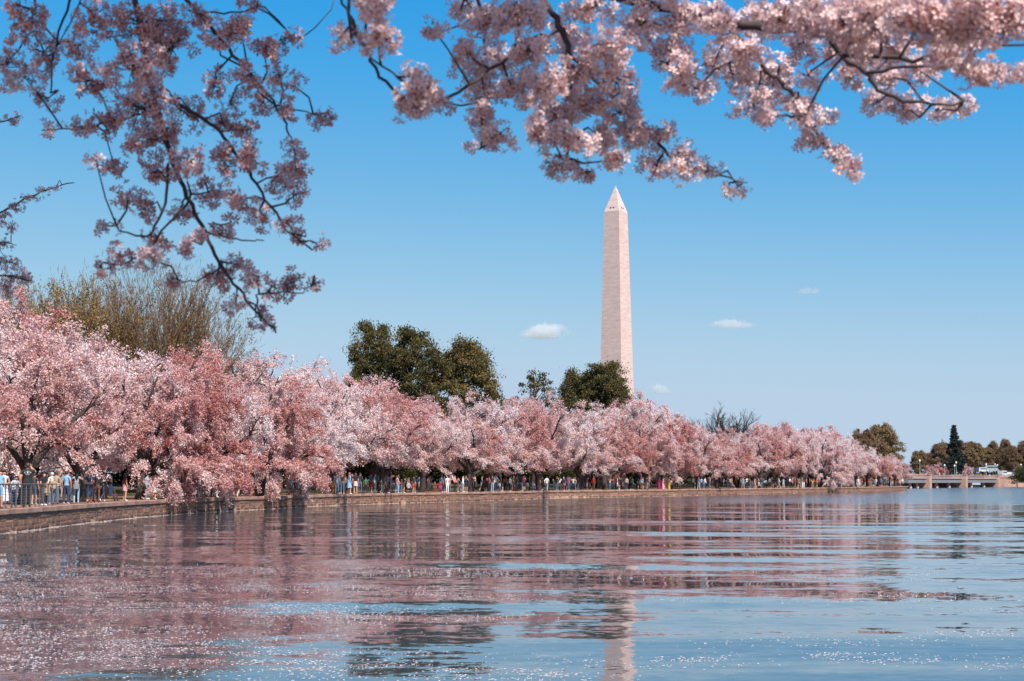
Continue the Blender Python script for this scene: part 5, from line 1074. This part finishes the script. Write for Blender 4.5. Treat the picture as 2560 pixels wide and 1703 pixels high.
# ------------------------------------------------------------------ the near cherry trees whose boughs hang into the view
def blossom_geo(rng, n_open=1.0):
    """five notched petals round a red calyx on a stalk; opens along +Z, 1 unit = petal length"""
    V = []; F = []; T = []
    for i in range(5):
        a = 2 * math.pi * i / 5 + rng.normal(0, .08); cup = rng.uniform(.12, .5); w = .56
        def pt(r, off, z): return (r * math.cos(a + off), r * math.sin(a + off), z)
        b0 = len(V); V += [pt(.10, 0, 0), pt(.62, -w * .78, cup * .45), pt(1.0, -.12, cup * .8), pt(.86, 0, cup * .62), pt(1.0, .12, cup * .8), pt(.62, w * .78, cup * .45)]
        T += [.62, .30, .12, .16, .12, .30]; F += [(b0, b0 + 1, b0 + 2, b0 + 3), (b0, b0 + 3, b0 + 4, b0 + 5)]
    b0 = len(V)
    for k in range(3):
        a = 2.094 * k; V += [(.10 * math.cos(a), .10 * math.sin(a), .02), (.03 * math.cos(a), .03 * math.sin(a), -.35), (.025 * math.cos(a), .025 * math.sin(a), -1.3)]; T += [.8, .82, .9]
    for k in range(3):
        a, c = b0 + 3 * k, b0 + 3 * ((k + 1) % 3); F += [(a, c, c + 1, a + 1), (a + 1, c + 1, c + 2, a + 2)]
    b0 = len(V)
    for k in range(4): V.append((.10 * math.cos(k * 1.57), .10 * math.sin(k * 1.57), .14)); T.append(.72)
    F.append((b0, b0 + 1, b0 + 2, b0 + 3))
    return np.array(V), F, np.array(T)
fr_ = np.random.default_rng(77)
BG = [blossom_geo(fr_) for _ in range(4)]
BM = [mesh_data('blossom', v, f, [M['fgblossom']], attrs={'tint': t}) for v, f, t in BG]

def near_tree(base, top, joint, label, blobs, branches, dens, canopy, seed, r_px=23.0, blsize=0.0178, keep=300, depth=5.5, shade_tint=.06):  # last argument puts shade into the petal colour: darker boughs, paler if sunlit
    rng = np.random.default_rng(seed); base = Vector(base)
    tree = empty('cherry_tree', base); tag(tree, label, 'tree', 'cherry trees near the camera')
    B0 = np.array(base)
    # trunk and the limb over the view
    t0, j0 = np.array(top), np.array(joint)
    mb = MB(); mb.tube([Vector((0, 0, 0)), Vector((t0 - B0) / 2) + Vector((.12, -.05, 0)), Vector(t0 - B0)], [.26, .2, .17], 9)
    mb.tube([Vector(t0 - B0), Vector((t0 * .55 + j0 * .45) - B0 + np.array([0, 0, .25])), Vector(j0 - B0)], [.15, .1, .05], 8)
    for k in range(5):
        e_ = t0 + np.array([rng.uniform(-3, 3), rng.uniform(-3.5, 1.0), rng.uniform(1.6, 3.2)]); mb.tube([Vector(t0 - B0), Vector((t0 + e_) / 2 - B0 + np.array([0, 0, .3])), Vector(e_ - B0)], [.11, .06, .02], 6)
    mb.build('trunk', M['fgbark'], tree, True)
    nodes = []
    for (P, d0, d1, r0, r1) in branches:
        n = len(P); pts_ = []
        for i, (x, y) in enumerate(P): pts_.append(np.array(at(x, y, d0 + (d1 - d0) * i / max(1, n - 1))))
        sm_ = catmull(pts_, 5); sm_ = sm_ + rng.normal(0, .004, sm_.shape)
        if P[0][1] <= 10: sm_ = np.concatenate([[j0 + (sm_[0] - j0) * q + np.array([0, 0, .25 * math.sin(q * 3.1)]) for q in (0, .35, .7)], sm_])
        rr_ = np.linspace(r0, r1, len(sm_)); nodes += [p for p in sm_]
        MB().tube([Vector(p - B0) for p in sm_], list(rr_), 7).build('branch', M['fgbark'], tree, True)
    nodes = np.array(nodes)
    tw = MB(); P_all = []; N_all = []; S_all = []; tint = []
    for bl_ in blobs:
        cx_, cy_, rx, ry = bl_[:4]; d = bl_[4] if len(bl_) > 4 else depth + rng.uniform(-.35, .35)
        mpp = d / FPX; c = np.array(at(cx_, cy_, d)); R_ = np.array([rx, .8 * (rx + ry) / 2, ry]) * mpp
        j = np.argmin(np.linalg.norm((nodes - c) * np.array([1, .4, 1]), axis=1)); a_ = nodes[j]
        mid = (a_ + c) / 2 + np.array([0, 0, rng.uniform(-.02, .03)]) + rng.normal(0, .015, 3)
        if np.linalg.norm(a_ - c) > .03: tw.tube([Vector(a_ - B0), Vector(mid - B0), Vector(c - B0)], [.0045, .0035, .0025], 4)
        n_cl = max(2, int(math.pi * rx * ry / (r_px * r_px * 4.2) * dens))
        for q in range(n_cl):
            u = rng.normal(size=3); u /= np.linalg.norm(u); cc = c + u * R_ * rng.uniform(.1, 1.0) ** .5
            if q % 2 == 0: tw.tube([Vector(c - B0), Vector((c + cc) / 2 - B0 + rng.normal(0, .01, 3)), Vector(cc - B0)], [.0028, .0022, .0018], 4)
            nb_ = rng.integers(4, 9)
            for k in range(nb_):
                nn = rng.normal(size=3) + np.array([0, -.15, -.25]); nn /= np.linalg.norm(nn); P_all.append(cc + nn * rng.uniform(.018, .034)); N_all.append(nn); S_all.append(blsize * rng.uniform(.75, 1.15)); tint.append(rng.normal(shade_tint, .07))
            if rng.uniform() < .35:      # a young bronze leaf or bud scale
                nn = rng.normal(size=3); nn /= np.linalg.norm(nn); P_all.append(cc + nn * .02); N_all.append(nn); S_all.append(-.011); tint.append(.6)
    tw.build('twigs', M['fgbark'], tree).__setitem__('kind', 'stuff')
    P_all = np.array(P_all); N_all = np.array(N_all)
    inview = np.array([0 < (CX + FPX * p[0] / p[1]) < 2560 and s_ > 0 for p, s_ in zip(P_all, S_all)]); order = np.argsort(np.where(inview, P_all[:, 1], 99))
    mass = MB(); MV = []; MF = []; MT = []; nbv = 0
    for rank, i in enumerate(order):
        zq = Vector(N_all[i]).to_track_quat('Z', 'Y').to_matrix() @ Matrix.Rotation(rng.uniform(0, 6.28), 3, 'Z'); v_, f_, t_ = BG[rng.integers(4)]; sz = S_all[i]
        if rank < keep and sz > 0:
            o = mobj('blossom', BM[rank % 4], tree); o.matrix_parent_inverse = Matrix.Identity(4); o.location = Vector(P_all[i] - B0); o.rotation_euler = zq.to_euler(); o.scale = (sz, sz, sz); continue
        if sz < 0: v_ = np.array([(0, 0, 0), (.7, -.35, .2), (2.0, 0, .1), (.7, .35, .2)]); f_ = [(0, 1, 2, 3)]; t_ = np.array([.35, .3, .4, .32]); sz = -sz
        MV.append(v_ @ np.array(zq).T * sz + P_all[i] - B0); MF += [tuple(q + nbv for q in f) for f in f_]; nbv += len(v_); MT.append(np.clip(t_ + tint[i], 0, 1))
    o = mobj('blossom_mass', mesh_data('blossom_mass', np.concatenate(MV), MF, [M['fgblossom']], attrs={'tint': np.concatenate(MT)}), tree); o['kind'] = 'stuff'
    # the crown overhead, out of the picture, that keeps the boughs in broken shade
    cps = []
    for (c_, R_, n_) in canopy:
        u = rng.normal(size=(n_, 3)); u /= np.linalg.norm(u, axis=1)[:, None]; u *= rng.uniform(0, 1, n_)[:, None] ** .45
        pp = np.array(c_) + u * np.array(R_); lump = np.sin(pp[:, 0] * 3.1 + seed) * np.sin(pp[:, 1] * 2.7) + .4 * np.sin(pp[:, 2] * 5); pp = pp[lump > -.35]
        cps.append(pp[(pp[:, 1] < -.3) | (pp[:, 2] > 2.2 + .40 * pp[:, 1] + .25)])
    cps = np.concatenate(cps); vq, fq = leaf_quads(cps - B0, .085, rng)
    o = mobj('crown', mesh_data('crown', vq, fq, [M['blossom']], attrs={'tint': np.repeat(rng.normal(.3, .1, len(cps)), 4)}), tree); o.color = (0, 0, 0, 1)
    return len(P_all)

LB = [(360, 60, 120, 75), (330, 170, 100, 65), (350, 270, 90, 65), (385, 350, 75, 55), (430, 120, 65, 60), (60, 60, 60, 50), (15, 160, 35, 60), (110, 130, 42, 55), (122, 245, 38, 26), (50, 15, 45, 25), (240, 40, 60, 45), (195, 115, 45, 45), (60, 190, 40, 30), (230, 200, 60, 50), (250, 300, 45, 40), (185, 318, 50, 16), (120, 326, 24, 12),
      (500, 40, 45, 35), (545, 85, 50, 35), (600, 75, 50, 40), (660, 125, 42, 38), (640, 18, 36, 25), (700, 100, 40, 32), (745, 90, 22, 18), (620, 185, 42, 42), (700, 190, 34, 34), (660, 255, 42, 36), (735, 215, 30, 26), (535, 215, 40, 40), (575, 258, 36, 24), (480, 285, 52, 42), (560, 318, 42, 32), (620, 325, 40, 32), (700, 275, 32, 24), (800, 285, 34, 40),
      (735, 372, 28, 30), (740, 425, 38, 42), (740, 485, 28, 28), (690, 440, 34, 50), (635, 400, 46, 40), (555, 400, 50, 42), (480, 400, 50, 38), (400, 430, 50, 42), (290, 430, 40, 32), (240, 402, 28, 24), (320, 482, 38, 32), (365, 520, 40, 32), (520, 480, 50, 36), (600, 500, 45, 32), (660, 542, 40, 32), (720, 562, 32, 22), (765, 592, 24, 16), (802, 612, 22, 20),
      (450, 532, 40, 32), (555, 562, 40, 28), (480, 602, 40, 28), (400, 592, 40, 32), (265, 566, 28, 24), (310, 640, 32, 32), (385, 652, 46, 30), (250, 672, 28, 20), (540, 692, 48, 36), (600, 662, 40, 30), (642, 702, 36, 26), (690, 722, 40, 30), (740, 702, 40, 26), (785, 712, 20, 14), (590, 762, 30, 26), (640, 792, 30, 26), (682, 816, 20, 20), (430, 700, 24, 14)]
LBR = [([(335, -20), (360, 120), (395, 270), (425, 390), (470, 490), (515, 580), (555, 670), (605, 735), (655, 800), (690, 832)], 5.6, 5.4, .0125, .003), ([(455, -15), (560, 105), (620, 180), (690, 262), (715, 320), (728, 350)], 5.8, 5.6, .009, .003), ([(400, 240), (500, 290), (560, 345), (630, 445), (690, 530), (730, 590), (790, 610)], 5.5, 5.4, .008, .003), ([(425, 395), (410, 510), (370, 590), (290, 568)], 5.4, 5.5, .006, .003), ([(90, -15), (80, 60), (45, 130)], 5.8, 5.9, .006, .003), ([(180, -15), (140, 110), (125, 235)], 5.6, 5.7, .006, .003), ([(205, -10), (150, 105)], 5.6, 5.7, .004, .002),
       ([(470, 30), (580, 35), (660, 20), (745, 95), (840, 5)], 5.8, 5.9, .004, .002), ([(690, 262), (780, 285)], 5.6, 5.6, .004, .002), ([(515, 580), (590, 600), (660, 600)], 5.4, 5.4, .004, .002), ([(555, 670), (500, 700), (440, 700)], 5.4, 5.4, .004, .002), ([(655, 800), (640, 740), (720, 735), (785, 715)], 5.4, 5.4, .004, .002), ([(480, 490), (420, 560), (350, 640), (260, 672)], 5.45, 5.5, .005, .002), ([(395, 270), (300, 300), (200, 318), (105, 326)], 5.5, 5.6, .005, .002), ([(395, 200), (460, 280), (500, 300)], 5.5, 5.5, .004, .002)]
n1_ = near_tree((-3.0, 0.8, 0.95), (-2.7, 1.2, 3.2), (-1.7, 4.2, 5.2), 'near cherry tree whose shaded boughs hang down at the top left', LB, LBR, 4.2, [((-1.2, 3.7, 5.9), (2.8, 2.4, 1.2), 19000), ((-3.0, .5, 5.6), (2.8, 2.4, 1.6), 4000)], 5, shade_tint=.12)
RB = [(920, 8, 62, 34, 3.9), (850, 95, 28, 26), (955, 97, 48, 38, 4.2), (885, 80, 20, 20), (1050, 240, 62, 58, 4.4), (1005, 275, 28, 24), (1112, 255, 34, 24), (1040, 188, 22, 26, 4.4), (1085, 75, 26, 24), (1160, 20, 42, 34), (1220, 60, 52, 52), (1160, 120, 38, 38), (1240, 150, 50, 42), (1180, 172, 38, 32), (1210, 240, 50, 42), (1200, 300, 42, 42), (1205, 362, 32, 30), (1252, 332, 38, 32), (1300, 40, 70, 52, 4.6), (1330, 130, 60, 50), (1290, 220, 60, 46), (1360, 210, 52, 52), (1420, 80, 60, 60), (1440, 180, 60, 52), (1390, 290, 60, 38), (1460, 260, 60, 52), (1350, 330, 50, 38), (1440, 340, 50, 38), (1400, 412, 40, 28), (1452, 422, 34, 26), (1500, 340, 50, 42), (1560, 280, 50, 42), (1540, 200, 52, 42), (1520, 110, 60, 52), (1600, 60, 70, 52), (1480, 20, 60, 34), (1580, 342, 50, 42), (1540, 400, 38, 26), (1650, 332, 38, 32), (1640, 412, 38, 38), (1700, 392, 34, 28), (1722, 422, 42, 28), (1772, 422, 24, 18), (1845, 466, 26, 12), (1822, 476, 12, 8),
      (1700, 40, 62, 52), (1680, 130, 52, 52), (1700, 190, 52, 42), (1742, 222, 42, 28), (1790, 60, 52, 52), (1790, 150, 52, 42), (1880, 60, 62, 52), (1860, 140, 52, 42), (1850, 192, 52, 34), (1900, 212, 52, 38), (1950, 182, 42, 32), (1880, 262, 52, 34), (1930, 292, 38, 24), (1990, 252, 50, 34), (2012, 292, 38, 28), (2055, 290, 32, 24), (2040, 352, 38, 28), (2092, 392, 34, 24), (2132, 412, 30, 24), (2020, 190, 26, 24),
      (1960, 40, 62, 52, 4.6), (2040, 40, 70, 52, 4.4), (2010, 112, 60, 34), (2120, 40, 80, 52, 4.2), (2080, 122, 52, 34), (2130, 172, 52, 42), (2200, 40, 80, 52, 4.0), (2180, 132, 60, 42), (2242, 112, 52, 42), (2222, 192, 60, 34), (2292, 172, 48, 34), (2200, 252, 42, 28), (2272, 272, 52, 28), (2342, 272, 42, 28), (2402, 272, 28, 20), (2412, 250, 16, 16), (2300, 40, 80, 52, 3.8), (2380, 60, 80, 52, 3.8), (2460, 30, 80, 42, 3.7), (2540, 30, 56, 34, 3.7), (2362, 132, 52, 34, 4.0), (2442, 102, 42, 32, 4.0), (2422, 172, 42, 32, 4.2), (2482, 182, 38, 24, 4.2), (2535, 182, 34, 20, 4.2), (2250, 20, 80, 40, 4.0), (2420, 20, 90, 40, 3.8), (2510, 60, 50, 30, 3.7), (2160, 90, 70, 50, 4.3)]
RBR = [([(1500, -20), (1680, 22), (1820, 58), (2010, 76), (2090, 84)], 5.0, 4.8, .020, .012), ([(1340, -20), (1390, 50), (1420, 130), (1428, 250), (1422, 360), (1405, 425)], 5.1, 5.0, .014, .003), ([(1420, 130), (1500, 212), (1580, 290), (1660, 375), (1720, 412), (1790, 436), (1870, 462)], 5.1, 5.2, .009, .002), ([(1818, 62), (1870, 120), (1920, 178), (1975, 228), (2008, 298), (2055, 345), (2100, 392), (2152, 425)], 5.0, 5.1, .010, .002), ([(2035, -15), (2065, 80), (2105, 138), (2160, 182), (2210, 232), (2330, 262), (2412, 252)], 4.6, 4.8, .013, .003), ([(2105, 138), (2280, 150), (2400, 122), (2580, 108)], 4.4, 4.1, .008, .003), ([(1195, -20), (1212, 100), (1222, 250), (1212, 340), (1200, 372)], 5.2, 5.2, .007, .002), ([(1160, -20), (1172, 50), (1060, 85)], 5.2, 5.2, .004, .002), ([(872, -20), (885, 70), (925, 142), (965, 205), (1045, 262), (1130, 240), (1205, 190), (1330, 100), (1420, 75)], 4.4, 5.1, .005, .005), ([(850, -20), (880, 60), (920, 135), (990, 195)], 4.3, 4.4, .004, .003),
       ([(1660, 375), (1640, 420)], 5.2, 5.2, .004, .002), ([(1500, 212), (1380, 290)], 5.1, 5.1, .004, .002), ([(1870, 120), (1740, 215)], 5.0, 5.0, .005, .002), ([(1600, 40), (1640, 130), (1700, 195)], 5.0, 5.0, .006, .003), ([(2160, 182), (2290, 165), (2420, 172), (2560, 178)], 4.5, 4.2, .006, .002)]
n2_ = near_tree((4.6, 0.2, 0.95), (4.3, 0.7, 3.2), (2.4, 3.6, 4.9), 'near cherry tree whose sunlit boughs spread across the top right', RB, RBR, 6.0, [((2.6, 3.0, 6.2), (3.2, 1.9, 1.1), 700), ((4.4, -.6, 5.8), (3.0, 2.2, 1.7), 2500)], 6, depth=5.0, shade_tint=-.12)
SB = [(20, 302, 30, 12), (45, 292, 14, 9), (35, 515, 30, 12), (75, 492, 30, 12), (115, 476, 24, 10), (140, 468, 12, 6), (12, 545, 22, 18), (30, 570, 24, 12), (15, 608, 22, 12), (20, 655, 32, 22), (45, 690, 38, 26), (15, 715, 30, 24), (70, 700, 18, 12)]
SBR = [([(-80, 580), (-20, 545), (60, 500), (130, 470), (186, 455)], 13.0, 13.0, .012, .004), ([(-80, 320), (0, 305), (55, 288)], 13.0, 13.0, .008, .003), ([(-80, 720), (0, 690), (70, 700)], 13.0, 13.0, .012, .004), ([(-60, 600), (10, 606), (40, 612)], 13.0, 13.0, .006, .003)]
n3_ = near_tree((-7.0, 10.5, 0.95), (-6.8, 11.2, 3.0), (-5.6, 13.0, 4.6), 'cherry tree outside the left edge with thin bough tips reaching in', SB, SBR, 3.5, [((-6.8, 11.4, 5.6), (1.6, 1.9, 1.1), 3000), ((-3.2, 10.6, 7.7), (2.0, 1.9, .7), 7000)], 9, r_px=10.5, depth=13.0, keep=60, shade_tint=.14)  # second canopy lobe is added out of view to shade these tips
print('near blossoms', n1_, n2_, n3_)
